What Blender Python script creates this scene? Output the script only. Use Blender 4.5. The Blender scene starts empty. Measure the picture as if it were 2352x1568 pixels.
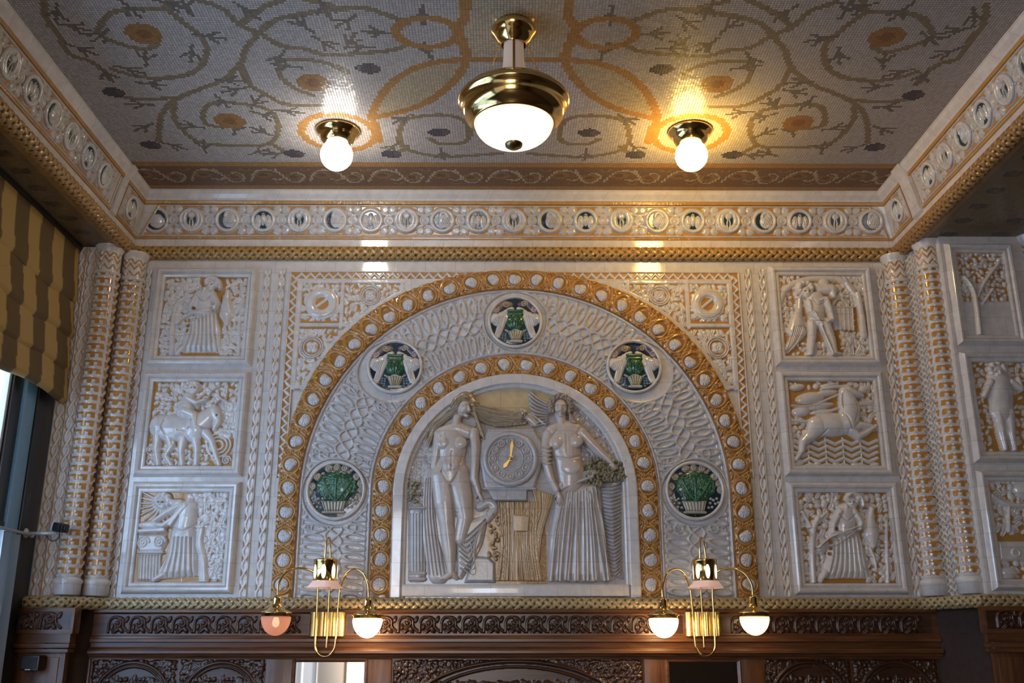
import bpy, math, random
import numpy as np
from mathutils import Vector, Matrix
C = bpy.context.scene.collection
sc = bpy.context.scene
random.seed(7); rng = np.random.default_rng(7)
PI = math.pi

# ------------------------------------------------------------------ camera
FPX, PITCH, YAW, ROLL, CAMX = 2280.6, .3019, -.0076, -.0005, -.0528
def cam_axes():
    cp, sp, c, s = math.cos(PITCH), math.sin(PITCH), math.cos(YAW), math.sin(YAW)
    F = np.array([-s*cp, c*cp, sp]); R = np.array([c, s, 0.]); U = np.cross(R, F)
    cr, sr = math.cos(ROLL), math.sin(ROLL)
    return R*cr+U*sr, -R*sr+U*cr, F
AR, AU, AF = cam_axes()
CAM = np.array([CAMX, -4.8, 1.6])
cd = bpy.data.cameras.new('camera'); cam = bpy.data.objects.new('camera', cd); C.objects.link(cam)
cd.sensor_width = 36; cd.lens = 36*FPX/2352; cd.clip_start = .05
cam.matrix_world = Matrix([[AR[0], AU[0], -AF[0], CAM[0]], [AR[1], AU[1], -AF[1], CAM[1]], [AR[2], AU[2], -AF[2], CAM[2]], [0, 0, 0, 1]])
sc.camera = cam
def ray(u, v): return AF + AR*(u-1176)/FPX + AU*(784-v)/FPX
def wall(u, v, y=0.):
    d = ray(u, v); t = (y-CAM[1])/d[1]; p = CAM+d*t; return (p[0], p[2])
def ceil_at(u, v, z=3.89):
    d = ray(u, v); t = (z-CAM[2])/d[2]; p = CAM+d*t; return (p[0], p[1])

# ------------------------------------------------------------------ world, exposure, fill lights
w = bpy.data.worlds.new('world'); sc.world = w; w.use_nodes = True
w.node_tree.nodes['Background'].inputs[0].default_value = (.46, .67, 1, 1)
w.node_tree.nodes['Background'].inputs[1].default_value = 7.6
vs = sc.view_settings; vs.view_transform = 'Standard'; vs.look = 'None'; vs.gamma = 1; vs.use_curve_mapping = False
vs.exposure = -0.12
def area(name, loc, rot, sx, sy, power, col):
    l = bpy.data.lights.new(name, 'AREA'); l.shape = 'RECTANGLE'; l.size = sx; l.size_y = sy
    l.energy = power; l.color = col
    o = bpy.data.objects.new(name, l); C.objects.link(o); o.location = loc; o.rotation_euler = rot
    return o
# added fill lights, out of view along the left wall and behind the camera
area('added_fill_light', (-2.20, -5.6, 2.2), (0, -PI/2, 0), 1.9, 3.2, 10, (.90, .92, 1))
area('added_fill_light', (-1.0, -9.6, 2.2), (PI/2, 0, 0), 2.4, 2.6, 95, (1, .80, .60))

# ------------------------------------------------------------------ materials
def nt(name):
    m = bpy.data.materials.new(name); m.use_nodes = True
    return m, m.node_tree.nodes, m.node_tree.links, m.node_tree.nodes['Principled BSDF']
def mth(N, L, op, a, b=None, c=None):
    n = N.new('ShaderNodeMath'); n.operation = op
    for i, x in enumerate((a, b, c)):
        if x is None: continue
        if isinstance(x, (int, float)): n.inputs[i].default_value = x
        else: L.new(x, n.inputs[i])
    return n.outputs[0]
def glaze(name, color=None, rough=.16, wav=.25, joints=0., wavscale=38):
    """glazed ceramic; painted colour from the vertex attribute 'Col' unless one is given"""
    m, N, L, P = nt(name)
    P.inputs['Roughness'].default_value = rough
    P.inputs['Coat Weight'].default_value = .6; P.inputs['Coat Roughness'].default_value = .03
    g = N.new('ShaderNodeNewGeometry')
    if color is None:
        a = N.new('ShaderNodeAttribute'); a.attribute_name = 'Col'; src = a.outputs['Color']
    else:
        a = N.new('ShaderNodeRGB'); a.outputs[0].default_value = (*color, 1); src = a.outputs[0]
    n = N.new('ShaderNodeTexNoise'); n.inputs['Scale'].default_value = 26; n.inputs['Detail'].default_value = 4
    L.new(g.outputs['Position'], n.inputs['Vector'])
    r = N.new('ShaderNodeMapRange'); r.inputs[1].default_value = .3; r.inputs[2].default_value = .7; r.inputs[3].default_value = .88; r.inputs[4].default_value = 1.06
    L.new(n.outputs['Fac'], r.inputs[0])
    mx = N.new('ShaderNodeVectorMath'); mx.operation = 'SCALE'; L.new(src, mx.inputs[0]); L.new(r.outputs[0], mx.inputs['Scale'])
    col = mx.outputs[0]
    n2 = N.new('ShaderNodeTexNoise'); n2.inputs['Scale'].default_value = wavscale; n2.inputs['Detail'].default_value = 2
    L.new(g.outputs['Position'], n2.inputs['Vector'])
    bmp = N.new('ShaderNodeBump'); bmp.inputs['Strength'].default_value = wav; bmp.inputs['Distance'].default_value = .01
    h = n2.outputs['Fac']
    if joints:
        s = N.new('ShaderNodeSeparateXYZ'); L.new(g.outputs['Position'], s.inputs[0])
        cb = N.new('ShaderNodeCombineXYZ'); L.new(mth(N, L, 'ADD', s.outputs[0], s.outputs[1]), cb.inputs[0]); L.new(s.outputs[2], cb.inputs[1])
        bt = N.new('ShaderNodeTexBrick'); bt.inputs['Scale'].default_value = 1; bt.inputs['Brick Width'].default_value = .155
        bt.inputs['Row Height'].default_value = joints; bt.inputs['Mortar Size'].default_value = .0011; bt.inputs['Mortar Smooth'].default_value = .4
        bt.inputs['Color1'].default_value = (1, 1, 1, 1); bt.inputs['Color2'].default_value = (.93, .93, .94, 1); bt.inputs['Mortar'].default_value = (.62, .59, .56, 1)
        L.new(cb.outputs[0], bt.inputs['Vector'])
        m2 = N.new('ShaderNodeVectorMath'); m2.operation = 'MULTIPLY'; L.new(col, m2.inputs[0]); L.new(bt.outputs['Color'], m2.inputs[1]); col = m2.outputs[0]
        h = mth(N, L, 'SUBTRACT', h, mth(N, L, 'MULTIPLY', bt.outputs['Fac'], .5))
    L.new(col, P.inputs['Base Color']); L.new(h, bmp.inputs['Height']); L.new(bmp.outputs[0], P.inputs['Normal'])
    return m
WHITE = (.70, .665, .63); OCH = (.52, .265, .07); GREY = (.50, .48, .475); TAN = (.56, .40, .20)
GREEN = (.03, .13, .06); TEAL = (.015, .06, .085); HAIR = (.36, .27, .17); OLIVE = (.22, .22, .10); FLESH = (.60, .52, .455)
BROWN = (.46, .25, .08); LGREY = (.66, .64, .62); DUSK = (.44, .43, .44); CREAM = (.55, .50, .38); PLUM = (.12, .07, .09)
M_glaze = glaze('painted glaze relief', None, .15, .18, .12)
M_fig = glaze('figure relief glaze', None, .26, .14, .125, 60)
M_tile = glaze('white glazed tile', WHITE, .10, .06, .105, 9)
M_ochre = glaze('ochre glaze', OCH, .2, .35, 0, 70)
M_shell = glaze('white shell glaze', (.62, .60, .61), .18, .2, 0, 120)
M_rope = glaze('rope glaze', None, .28, .25, 0, 60)

def wood(name, c0, c1, rough=.32, zdir=False):
    m, N, L, P = nt(name); P.inputs['Roughness'].default_value = rough
    P.inputs['Coat Weight'].default_value = .25; P.inputs['Coat Roughness'].default_value = .2
    g = N.new('ShaderNodeNewGeometry'); mp = N.new('ShaderNodeMapping')
    mp.inputs['Scale'].default_value = (40, 40, 3) if zdir else (3, 40, 40)
    L.new(g.outputs['Position'], mp.inputs['Vector'])
    n = N.new('ShaderNodeTexNoise'); n.inputs['Scale'].default_value = 1.6; n.inputs['Detail'].default_value = 6; n.inputs['Distortion'].default_value = .6
    L.new(mp.outputs[0], n.inputs['Vector'])
    cr = N.new('ShaderNodeValToRGB'); cr.color_ramp.elements[0].position = .35; cr.color_ramp.elements[1].position = .7
    cr.color_ramp.elements[0].color = (*c0, 1); cr.color_ramp.elements[1].color = (*c1, 1)
    L.new(n.outputs['Fac'], cr.inputs[0]); L.new(cr.outputs[0], P.inputs['Base Color'])
    b = N.new('ShaderNodeBump'); b.inputs['Strength'].default_value = .12; b.inputs['Distance'].default_value = .003
    L.new(n.outputs['Fac'], b.inputs['Height']); L.new(b.outputs[0], P.inputs['Normal'])
    return m
M_wood = wood('polished oak', (.07, .026, .010), (.17, .064, .022))
M_woodv = wood('polished oak upright', (.07, .026, .010), (.17, .064, .022), .32, True)
M_carved = wood('carved oak', (.035, .014, .008), (.075, .03, .014), .3)

def simple(name, col, rough=.5, metal=0., emit=None, es=0.):
    m, N, L, P = nt(name); P.inputs['Base Color'].default_value = (*col, 1); P.inputs['Roughness'].default_value = rough
    P.inputs['Metallic'].default_value = metal
    n = N.new('ShaderNodeTexNoise'); n.inputs['Scale'].default_value = 40; g = N.new('ShaderNodeNewGeometry'); L.new(g.outputs['Position'], n.inputs['Vector'])
    r = N.new('ShaderNodeMapRange'); r.inputs[3].default_value = rough*.8; r.inputs[4].default_value = min(1, rough*1.25)
    L.new(n.outputs['Fac'], r.inputs[0]); L.new(r.outputs[0], P.inputs['Roughness'])
    if emit: P.inputs['Emission Color'].default_value = (*emit, 1); P.inputs['Emission Strength'].default_value = es
    return m
M_brass = simple('polished brass', (.78, .55, .22), .13, 1)
M_gold = simple('gilded metal', (.9, .6, .2), .3, 1)
M_black = simple('black plastic', (.012, .012, .014), .4)
M_steel = simple('painted white steel', (.55, .58, .62), .3, .3)
M_frame = simple('dark window frame', (.012, .013, .018), .3)
M_stile_reflection = simple('window stile with painted blue reflection', (.16, .34, .54), .3)  # blue of a reflection painted into the stile colour
M_mirror = simple('mirror glass', (.85, .88, .9), .02, 1)
M_floor = simple('dark floor', (.12, .08, .06), .4)
M_plaster = simple('plaster', (.42, .37, .31), .8)
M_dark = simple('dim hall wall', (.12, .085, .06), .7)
M_globe_cool = simple('lit opal globe, white', (.9, .9, .9), .3, 0, (1, .93, .84), 30)
M_globe_warm = simple('lit opal globe, yellow', (.9, .85, .6), .3, 0, (1, .62, .14), 75)
M_bowl = simple('lit opal bowl', (.9, .88, .82), .25, 0, (1, .86, .66), 1.5)
M_tube = simple('opal glass tube', (.80, .66, .54), .3, 0, (1, .7, .5), .10)
M_half_bright = simple('lit prismatic glass', (.9, .88, .8), .25, 0, (1, .68, .33), 27)
M_half_dim = simple('dim pink prismatic glass', (.75, .5, .4), .35, 0, (1, .52, .36), .75)
M_half_mid = simple('half lit prismatic glass', (.85, .8, .68), .3, 0, (1, .80, .5), 2.2)
def shade_glass(name, col, clear, emit=0.):
    m = bpy.data.materials.new(name); m.use_nodes = True; N = m.node_tree.nodes; L = m.node_tree.links; P = N['Principled BSDF']
    P.inputs['Base Color'].default_value = (*col, 1); P.inputs['Roughness'].default_value = .25; P.inputs['Emission Color'].default_value = (1, .7, .5, 1); P.inputs['Emission Strength'].default_value = emit
    n = N.new('ShaderNodeTexVoronoi'); n.inputs['Scale'].default_value = 150; b = N.new('ShaderNodeBump'); b.inputs['Strength'].default_value = .6; b.inputs['Distance'].default_value = .002
    L.new(n.outputs['Distance'], b.inputs['Height']); L.new(b.outputs[0], P.inputs['Normal'])
    t = N.new('ShaderNodeBsdfTranslucent'); t.inputs[0].default_value = (*col, 1); L.new(b.outputs[0], t.inputs['Normal']); c = N.new('ShaderNodeBsdfTransparent'); c.inputs[0].default_value = (*col, 1)
    x = N.new('ShaderNodeMixShader'); x.inputs[0].default_value = .6; y = N.new('ShaderNodeMixShader'); y.inputs[0].default_value = clear
    L.new(P.outputs[0], x.inputs[1]); L.new(t.outputs[0], x.inputs[2]); L.new(x.outputs[0], y.inputs[1]); L.new(c.outputs[0], y.inputs[2]); L.new(y.outputs[0], N['Material Output'].inputs[0]); return m
M_half_dim = shade_glass('pink prismatic glass', (.80, .50, .40), .15, .12)
M_half_mid = shade_glass('clear prismatic glass', (.90, .86, .72), .25, .35)
M_bulb_faint = simple('faint bulb', (1, 1, 1), .3, 0, (1, .62, .42), 9)
M_bulb = simple('lit bulb', (1, 1, 1), .3, 0, (1, .80, .50), 55)
M_oval = simple('lit oval glass', (.95, .9, .8), .3, 0, (1, .88, .7), 3.2)
M_skirt = simple('pink glass skirt', (.85, .62, .55), .25, 0, (1, .6, .5), .28)

def m_blind():
    m, N, L, P = nt('striped blind cloth'); P.inputs['Roughness'].default_value = .85
    a = N.new('ShaderNodeAttribute'); a.attribute_name = 'Col'
    g = N.new('ShaderNodeNewGeometry'); n = N.new('ShaderNodeTexNoise'); n.inputs['Scale'].default_value = 350; L.new(g.outputs['Position'], n.inputs['Vector'])
    r = N.new('ShaderNodeMapRange'); r.inputs[3].default_value = .75; r.inputs[4].default_value = 1.2; L.new(n.outputs['Fac'], r.inputs[0])
    mx = N.new('ShaderNodeVectorMath'); mx.operation = 'SCALE'; L.new(a.outputs['Color'], mx.inputs[0]); L.new(r.outputs[0], mx.inputs['Scale'])
    L.new(mx.outputs[0], P.inputs['Base Color']); return m
M_blind = m_blind()
def m_glass():
    m = bpy.data.materials.new('window glass'); m.use_nodes = True; N = m.node_tree.nodes; L = m.node_tree.links; N.remove(N['Principled BSDF'])
    o = N['Material Output']; t = N.new('ShaderNodeBsdfTransparent'); g = N.new('ShaderNodeBsdfGlossy'); g.inputs['Roughness'].default_value = .02
    lw = N.new('ShaderNodeLayerWeight'); f = mth(N, L, 'MULTIPLY_ADD', mth(N, L, 'POWER', lw.outputs['Facing'], 5.), .9, .04); lw.inputs[0].default_value = .5; x = N.new('ShaderNodeMixShader')
    L.new(f, x.inputs[0]); L.new(t.outputs[0], x.inputs[1]); L.new(g.outputs[0], x.inputs[2]); L.new(x.outputs[0], o.inputs[0]); return m
M_glass = m_glass()
def m_curtain():
    m, N, L, P = nt('sheer curtain'); P.inputs['Base Color'].default_value = (.62, .68, .72, 1); P.inputs['Roughness'].default_value = .8
    P.inputs['Transmission Weight'].default_value = 0
    t = N.new('ShaderNodeBsdfTranslucent'); t.inputs[0].default_value = (.82, .87, .9, 1); x = N.new('ShaderNodeMixShader'); x.inputs[0].default_value = .8
    n = N.new('ShaderNodeTexNoise'); n.inputs['Scale'].default_value = 300; b = N.new('ShaderNodeBump'); b.inputs['Strength'].default_value = .2
    L.new(n.outputs['Fac'], b.inputs['Height']); L.new(b.outputs[0], P.inputs['Normal'])
    L.new(P.outputs[0], x.inputs[1]); L.new(t.outputs[0], x.inputs[2]); L.new(x.outputs[0], N['Material Output'].inputs[0]); return m
M_curtain = m_curtain()
TS = .0118
def m_mosaic(axis='xy'):
    m, N, L, P = nt('mosaic tesserae'); P.inputs['Roughness'].default_value = .3
    a = N.new('ShaderNodeAttribute'); a.attribute_name = 'Col'; g = N.new('ShaderNodeNewGeometry')
    s = N.new('ShaderNodeSeparateXYZ'); L.new(g.outputs['Position'], s.inputs[0])
    ds = []; cells = []
    for i in (0, 1):
        v = mth(N, L, 'DIVIDE', s.outputs[i], TS); fr = mth(N, L, 'FRACT', v); cells.append(mth(N, L, 'FLOOR', v))
        ds.append(mth(N, L, 'ABSOLUTE', mth(N, L, 'SUBTRACT', fr, .5)))
    d = mth(N, L, 'MAXIMUM', ds[0], ds[1])
    gr = N.new('ShaderNodeMapRange'); gr.inputs[1].default_value = .41; gr.inputs[2].default_value = .46; L.new(d, gr.inputs[0])
    cb = N.new('ShaderNodeCombineXYZ'); L.new(cells[0], cb.inputs[0]); L.new(cells[1], cb.inputs[1])
    wn = N.new('ShaderNodeTexWhiteNoise'); wn.noise_dimensions = '2D'; L.new(cb.outputs[0], wn.inputs['Vector'])
    r = N.new('ShaderNodeMapRange'); r.inputs[3].default_value = .8; r.inputs[4].default_value = 1.12; L.new(wn.outputs['Value'], r.inputs[0])
    sca = N.new('ShaderNodeVectorMath'); sca.operation = 'SCALE'; L.new(a.outputs['Color'], sca.inputs[0]); L.new(r.outputs[0], sca.inputs['Scale'])
    mx = N.new('ShaderNodeMix'); mx.data_type = 'RGBA'; L.new(gr.outputs[0], mx.inputs[0]); L.new(sca.outputs[0], mx.inputs[6]); mx.inputs[7].default_value = (.14, .10, .07, 1)
    L.new(mx.outputs[2], P.inputs['Base Color'])
    rr = N.new('ShaderNodeMapRange'); rr.inputs[3].default_value = .22; rr.inputs[4].default_value = .8; L.new(gr.outputs[0], rr.inputs[0]); L.new(rr.outputs[0], P.inputs['Roughness'])
    # each tessera is set at its own slight tilt
    nv = N.new('ShaderNodeVectorMath'); nv.operation = 'SUBTRACT'; L.new(wn.outputs['Color'], nv.inputs[0]); nv.inputs[1].default_value = (.5, .5, .5)
    n2 = N.new('ShaderNodeVectorMath'); n2.operation = 'SCALE'; L.new(nv.outputs[0], n2.inputs[0]); n2.inputs['Scale'].default_value = .07
    n3 = N.new('ShaderNodeVectorMath'); n3.operation = 'ADD'; L.new(n2.outputs[0], n3.inputs[0]); L.new(g.outputs['Normal'], n3.inputs[1])
    b = N.new('ShaderNodeBump'); b.inputs['Strength'].default_value = .5; b.inputs['Distance'].default_value = .002; b.invert = True
    L.new(gr.outputs[0], b.inputs['Height']); nn = N.new('ShaderNodeVectorMath'); nn.operation = 'NORMALIZE'; L.new(n3.outputs[0], nn.inputs[0])
    L.new(nn.outputs[0], b.inputs['Normal']); L.new(b.outputs[0], P.inputs['Normal'])
    return m
M_mosaic = m_mosaic()

# ------------------------------------------------------------------ object helpers
ORG = {}
def _origin(p): return ORG.get(p.name, Vector((0, 0, 0))) if p else Vector((0, 0, 0))
def props(o, label=None, cat=None, group=None, kind=None):
    if label: o['label'] = label
    if cat: o['category'] = cat
    if group: o['group'] = group
    if kind: o['kind'] = kind
    return o
def thing(name, label, cat, loc=(0, 0, 0), group=None):
    o = bpy.data.objects.new(name, None); C.objects.link(o); o.location = loc; o.empty_display_size = .05
    ORG[o.name] = Vector(loc); return props(o, label, cat, group)
def mk(name, V, F, mat, parent=None, smooth=True, col=None, label=None, kind=None):
    """one mesh object from world-space vertices"""
    org = _origin(parent)
    V = np.asarray(V, dtype=np.float32).reshape(-1, 3) - np.array(org, dtype=np.float32)
    me = bpy.data.meshes.new(name)
    if isinstance(F, np.ndarray):
        me.vertices.add(len(V)); me.vertices.foreach_set('co', V.ravel())
        me.loops.add(F.size); me.loops.foreach_set('vertex_index', F.ravel().astype(np.int32))
        me.polygons.add(len(F)); me.polygons.foreach_set('loop_start', np.arange(0, F.size, F.shape[1], dtype=np.int32))
        me.update(calc_edges=True)
    else:
        me.from_pydata(V.tolist(), [], F)
    if smooth: me.polygons.foreach_set('use_smooth', [True]*len(me.polygons))
    if col is not None:
        col = np.asarray(col, dtype=np.float32)
        dom = 'POINT' if len(col) == len(V) else 'FACE'
        at = me.attributes.new('Col', 'FLOAT_COLOR', dom)
        at.data.foreach_set('color', np.c_[col, np.ones(len(col), np.float32)].ravel().astype(np.float32))
    me.materials.append(mat); me.update()
    o = bpy.data.objects.new(name, me); C.objects.link(o)
    if parent: o.parent = parent; ORG[o.name] = org
    if label: o['label'] = label
    if kind: o['kind'] = kind
    return o
def struct(name, V, F, mat, smooth=False, col=None): return mk(name, V, F, mat, None, smooth, col, kind='structure')
class MB:
    def __init__(s): s.V = []; s.F = []
    def add(s, V, F):
        n = len(s.V); s.V += [tuple(v) for v in V]; s.F += [tuple(i+n for i in f) for f in F]; return s
    def box(s, x0, x1, y0, y1, z0, z1, b=0.):
        if b <= 0:
            V = [(x, y, z) for x in (x0, x1) for y in (y0, y1) for z in (z0, z1)]
            return s.add(V, [(0, 1, 3, 2), (4, 6, 7, 5), (0, 4, 5, 1), (2, 3, 7, 6), (0, 2, 6, 4), (1, 5, 7, 3)])
        import bmesh
        bm = bmesh.new(); bmesh.ops.create_cube(bm, size=1)
        for v in bm.verts: v.co = Vector(((x0+x1)/2+v.co.x*(x1-x0), (y0+y1)/2+v.co.y*(y1-y0), (z0+z1)/2+v.co.z*(z1-z0)))
        bmesh.ops.bevel(bm, geom=bm.edges[:], offset=b, segments=2, profile=.6, affect='EDGES'); bm.verts.index_update()
        s.add([v.co[:] for v in bm.verts], [[v.index for v in f.verts] for f in bm.faces]); bm.free(); return s
    def lathe(s, prof, cx=0, cy=0, cz=0, n=40, M=None):
        V = []; F = []
        for r, z in prof:
            for k in range(n):
                a = 2*PI*k/n; V.append((cx+r*math.cos(a), cy+r*math.sin(a), cz+z))
        for i in range(len(prof)-1):
            for k in range(n):
                k2 = (k+1) % n; F.append((i*n+k, (i+1)*n+k, (i+1)*n+k2, i*n+k2))
        if M is not None: V = [tuple(M @ Vector(v)) for v in V]
        return s.add(V, F)
    def tube(s, pts, r, n=10, smooth=True):
        P = [Vector(p) for p in (crv(pts) if smooth else pts)]; V = []; F = []; up = Vector((0, 0, 1)); prev = None
        for i, p in enumerate(P):
            t = (P[min(i+1, len(P)-1)]-P[max(i-1, 0)]).normalized()
            if prev is None:
                a = t.cross(up if abs(t.z) < .9 else Vector((1, 0, 0))).normalized()
            else:
                a = (prev-t*prev.dot(t)).normalized()
            prev = a; b = t.cross(a); rr = r(i/(len(P)-1)) if callable(r) else r
            for k in range(n):
                q = p+(a*math.cos(2*PI*k/n)+b*math.sin(2*PI*k/n))*rr; V.append(tuple(q))
        for i in range(len(P)-1):
            for k in range(n):
                k2 = (k+1) % n; F.append((i*n+k, i*n+k2, (i+1)*n+k2, (i+1)*n+k))
        F.append(tuple(range(n))[::-1]); F.append(tuple((len(P)-1)*n+k for k in range(n)))
        return s.add(V, F)
    def obj(s, name, mat, parent=None, smooth=False, label=None, kind=None, auto=False):
        o = mk(name, s.V, s.F, mat, parent, smooth, None, label, kind)
        if auto: autosmooth(o)
        return o
def autosmooth(o, ang=.6):
    me = o.data; me.polygons.foreach_set('use_smooth', [True]*len(me.polygons))
    try: me.set_sharp_from_angle(angle=ang)
    except Exception: pass
def crv(pts, k=6):
    """Catmull-Rom through points"""
    P = [np.array(p, float) for p in pts]
    if len(P) < 3: return [tuple(p) for p in P]
    out = []
    for i in range(len(P)-1):
        a, b, c, d = P[max(i-1, 0)], P[i], P[i+1], P[min(i+2, len(P)-1)]
        for j in range(k):
            t = j/k; out.append(tuple(.5*((2*b)+(-a+c)*t+(2*a-5*b+4*c-d)*t*t+(-a+3*b-3*c+d)*t**3)))
    out.append(tuple(P[-1])); return out

# ------------------------------------------------------------------ carved relief: a height field with painted colours, meshed as real geometry
class Rel:
    def __init__(s, u0, u1, v0, v1, res=.0025, bg=OCH, h0=0.):
        s.u0, s.v0, s.res = u0, v0, res
        s.nu = int(round((u1-u0)/res))+1; s.nv = int(round((v1-v0)/res))+1
        s.U = u0+np.arange(s.nu)*res; s.Vv = v0+np.arange(s.nv)*res
        s.H = np.full((s.nv, s.nu), h0, np.float32); s.Cc = np.empty((s.nv, s.nu, 3), np.float32); s.Cc[:] = bg
        s.M = np.zeros((s.nv, s.nu), bool)
    def win(s, a, b, c, d):
        i0 = max(0, int((a-s.u0)/s.res)); i1 = min(s.nu, int((b-s.u0)/s.res)+2)
        j0 = max(0, int((c-s.v0)/s.res)); j1 = min(s.nv, int((d-s.v0)/s.res)+2)
        if i1 <= i0 or j1 <= j0: return None
        X, Z = np.meshgrid(s.U[i0:i1], s.Vv[j0:j1]); return (slice(j0, j1), slice(i0, i1)), X, Z
    def put(s, sl, h, m, col, mode='max'):
        H = s.H[sl]
        if mode == 'add': H[m] += h[m]; return
        if mode == 'cut': m2 = m & (H > 0); H[m2] = np.maximum(H[m2]-h[m2], .0006); return
        m2 = m & (h > H); H[m2] = h[m2]; s.M[sl] |= m
        if col is not None: s.Cc[sl][m2] = col
    def dist(s, p, q, X, Z):
        dx, dz = q[0]-p[0], q[1]-p[1]; L2 = dx*dx+dz*dz+1e-12
        t = np.clip(((X-p[0])*dx+(Z-p[1])*dz)/L2, 0, 1); return np.hypot(X-p[0]-t*dx, Z-p[1]-t*dz), t
    def cap(s, p, q, r0, r1, h, col=WHITE, base=0., flat=False, h1=None, mode='max'):
        R = max(r0, r1); w = s.win(min(p[0], q[0])-R, max(p[0], q[0])+R, min(p[1], q[1])-R, max(p[1], q[1])+R)
        if w is None: return
        sl, X, Z = w; d, t = s.dist(p, q, X, Z); r = r0+(r1-r0)*t; k = d/r; m = k < 1; k = np.minimum(k, 1)
        hh = h if h1 is None else h+(h1-h)*t
        pr = np.minimum(1, (1-k)*3.2) if flat else np.sqrt(1-k*k)
        s.put(sl, base+hh*pr, m, col, mode)
    def path(s, pts, w, h, col=WHITE, w1=None, smooth=True, base=0., flat=False, mode='max'):
        P = crv(pts, 5) if smooth else pts; n = len(P)-1; w1 = w if w1 is None else w1
        for i in range(n): s.cap(P[i], P[i+1], w+(w1-w)*i/n, w+(w1-w)*(i+1)/n, h, col, base, flat, mode=mode)
    def limb(s, pts, rs, hs, col=WHITE, base=0.):
        for i in range(len(pts)-1): s.cap(pts[i], pts[i+1], rs[i], rs[i+1], hs[i], col, base, h1=hs[i+1])
    def ell(s, cx, cz, rx, rz, h, col=WHITE, ang=0., base=0., flat=False, mode='max', p=.5):
        R = max(rx, rz); w = s.win(cx-R, cx+R, cz-R, cz+R)
        if w is None: return
        sl, X, Z = w; c, n = math.cos(ang), math.sin(ang); dx, dz = X-cx, Z-cz
        k2 = ((dx*c+dz*n)/rx)**2+((-dx*n+dz*c)/rz)**2; m = k2 < 1; k2 = np.minimum(k2, 1)
        s.put(sl, base+h*(np.minimum(1, (1-np.sqrt(k2))*4) if flat else (1-k2)**p), m, col, mode)
    def ring(s, cx, cz, r, w_, h, col=WHITE, base=0., sx=1., flat=False, ang=0.):
        R = (r+w_)*max(1, sx); w = s.win(cx-R, cx+R, cz-R, cz+R)
        if w is None: return
        sl, X, Z = w; c, n = math.cos(ang), math.sin(ang); dx, dz = X-cx, Z-cz; X2, Z2 = dx*c+dz*n, -dx*n+dz*c  # added out of view to block sky light through this window
        k = np.abs(np.hypot(X2/sx, Z2)-r)/w_; m = k < 1; k = np.minimum(k, 1)
        s.put(sl, base+h*(np.minimum(1, (1-k)*3) if flat else np.sqrt(1-k*k)), m, col)
    def spiral(s, cx, cz, r, turns, w, h, col=WHITE, a0=0., d=1, base=0.):
        n = int(turns*16)+2
        s.path([(cx+r*(1-i/n*.92)*math.cos(a0+d*2*PI*turns*i/n), cz+r*(1-i/n*.92)*math.sin(a0+d*2*PI*turns*i/n)) for i in range(n)], w, h, col, w*.8, False, base)
    def poly(s, pts, h, col=WHITE, bev=.006, base=0., mode='max'):
        xs = [p[0] for p in pts]; zs = [p[1] for p in pts]; w = s.win(min(xs), max(xs), min(zs), max(zs))
        if w is None: return
        sl, X, Z = w; ins = np.zeros(X.shape, bool); D = np.full(X.shape, 9.)
        for i in range(len(pts)):
            (x1, z1), (x2, z2) = pts[i], pts[(i+1) % len(pts)]
            ins ^= ((z1 > Z) != (z2 > Z)) & (X < (x2-x1)*(Z-z1)/(z2-z1+1e-12)+x1)
            D = np.minimum(D, s.dist(pts[i], pts[(i+1) % len(pts)], X, Z)[0])
        s.put(sl, base+h*np.sqrt(np.minimum(1, D/bev)), ins, col, mode)
    def groove(s, pts, w, dep, smooth=True, col=None):
        P = crv(pts, 5) if smooth else pts; xs = [p[0] for p in P]; zs = [p[1] for p in P]
        q = s.win(min(xs)-2*w, max(xs)+2*w, min(zs)-2*w, max(zs)+2*w)
        if q is None: return
        sl, X, Z = q; D = np.full(X.shape, 9.)
        for i in range(len(P)-1): D = np.minimum(D, s.dist(P[i], P[i+1], X, Z)[0])
        H = s.H[sl]; m = (H > .001) & (D < 2*w); H[m] = np.maximum(H[m]-dep*np.exp(-(D[m]/w)**2), .0008)
        if col is not None:
            k = np.exp(-(D/w)**2)[..., None]*.8; s.Cc[sl] = np.where(m[..., None], s.Cc[sl]*(1-k)+np.array(col)*k, s.Cc[sl])
    def leaf(s, x, z, L, wd, ang, h, col=WHITE, base=0.):
        s.ell(x, z, L, wd, h, col, ang, base); c, n = math.cos(ang), math.sin(ang)
        s.groove([(x-L*.8*c, z-L*.8*n), (x+L*.8*c, z+L*.8*n)], wd*.16, h*.45, False)
    def foliage(s, box, n, r0, r1, h=.012, col=WHITE, asp=.55, seed=1):
        rg = np.random.default_rng(seed); xs = (box[0], box[1]); zs = (box[2], box[3])
        n = int(n*1.7); a = (xs[1]-xs[0])*(zs[1]-zs[0]); k = max(1, int(math.sqrt(n*(xs[1]-xs[0])/(zs[1]-zs[0])))); kk = max(1, int(n/k))
        for i in range(k):
            for j in range(kk):
                x = xs[0]+(xs[1]-xs[0])*(i+.5+rg.uniform(-.33, .33))/k; z = zs[0]+(zs[1]-zs[0])*(j+.5+rg.uniform(-.33, .33))/kk
                L = rg.uniform(r0, r1); t = rg.uniform(0, PI)
                if rg.random() < .25: s.ell(x, z, L*.75, L*.75, h*1.1, col); s.ring(x, z, L*.35, L*.14, .002, col, h*.8)
                else: s.leaf(x, z, L, L*asp, t, h*rg.uniform(.8, 1.2), col)
    def clamp(s, u0, u1, v0, v1):
        m = (s.U[None, :] < u0) | (s.U[None, :] > u1) | (s.Vv[:, None] < v0) | (s.Vv[:, None] > v1); s.H[m] = 0; s.M[m] = False
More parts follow.
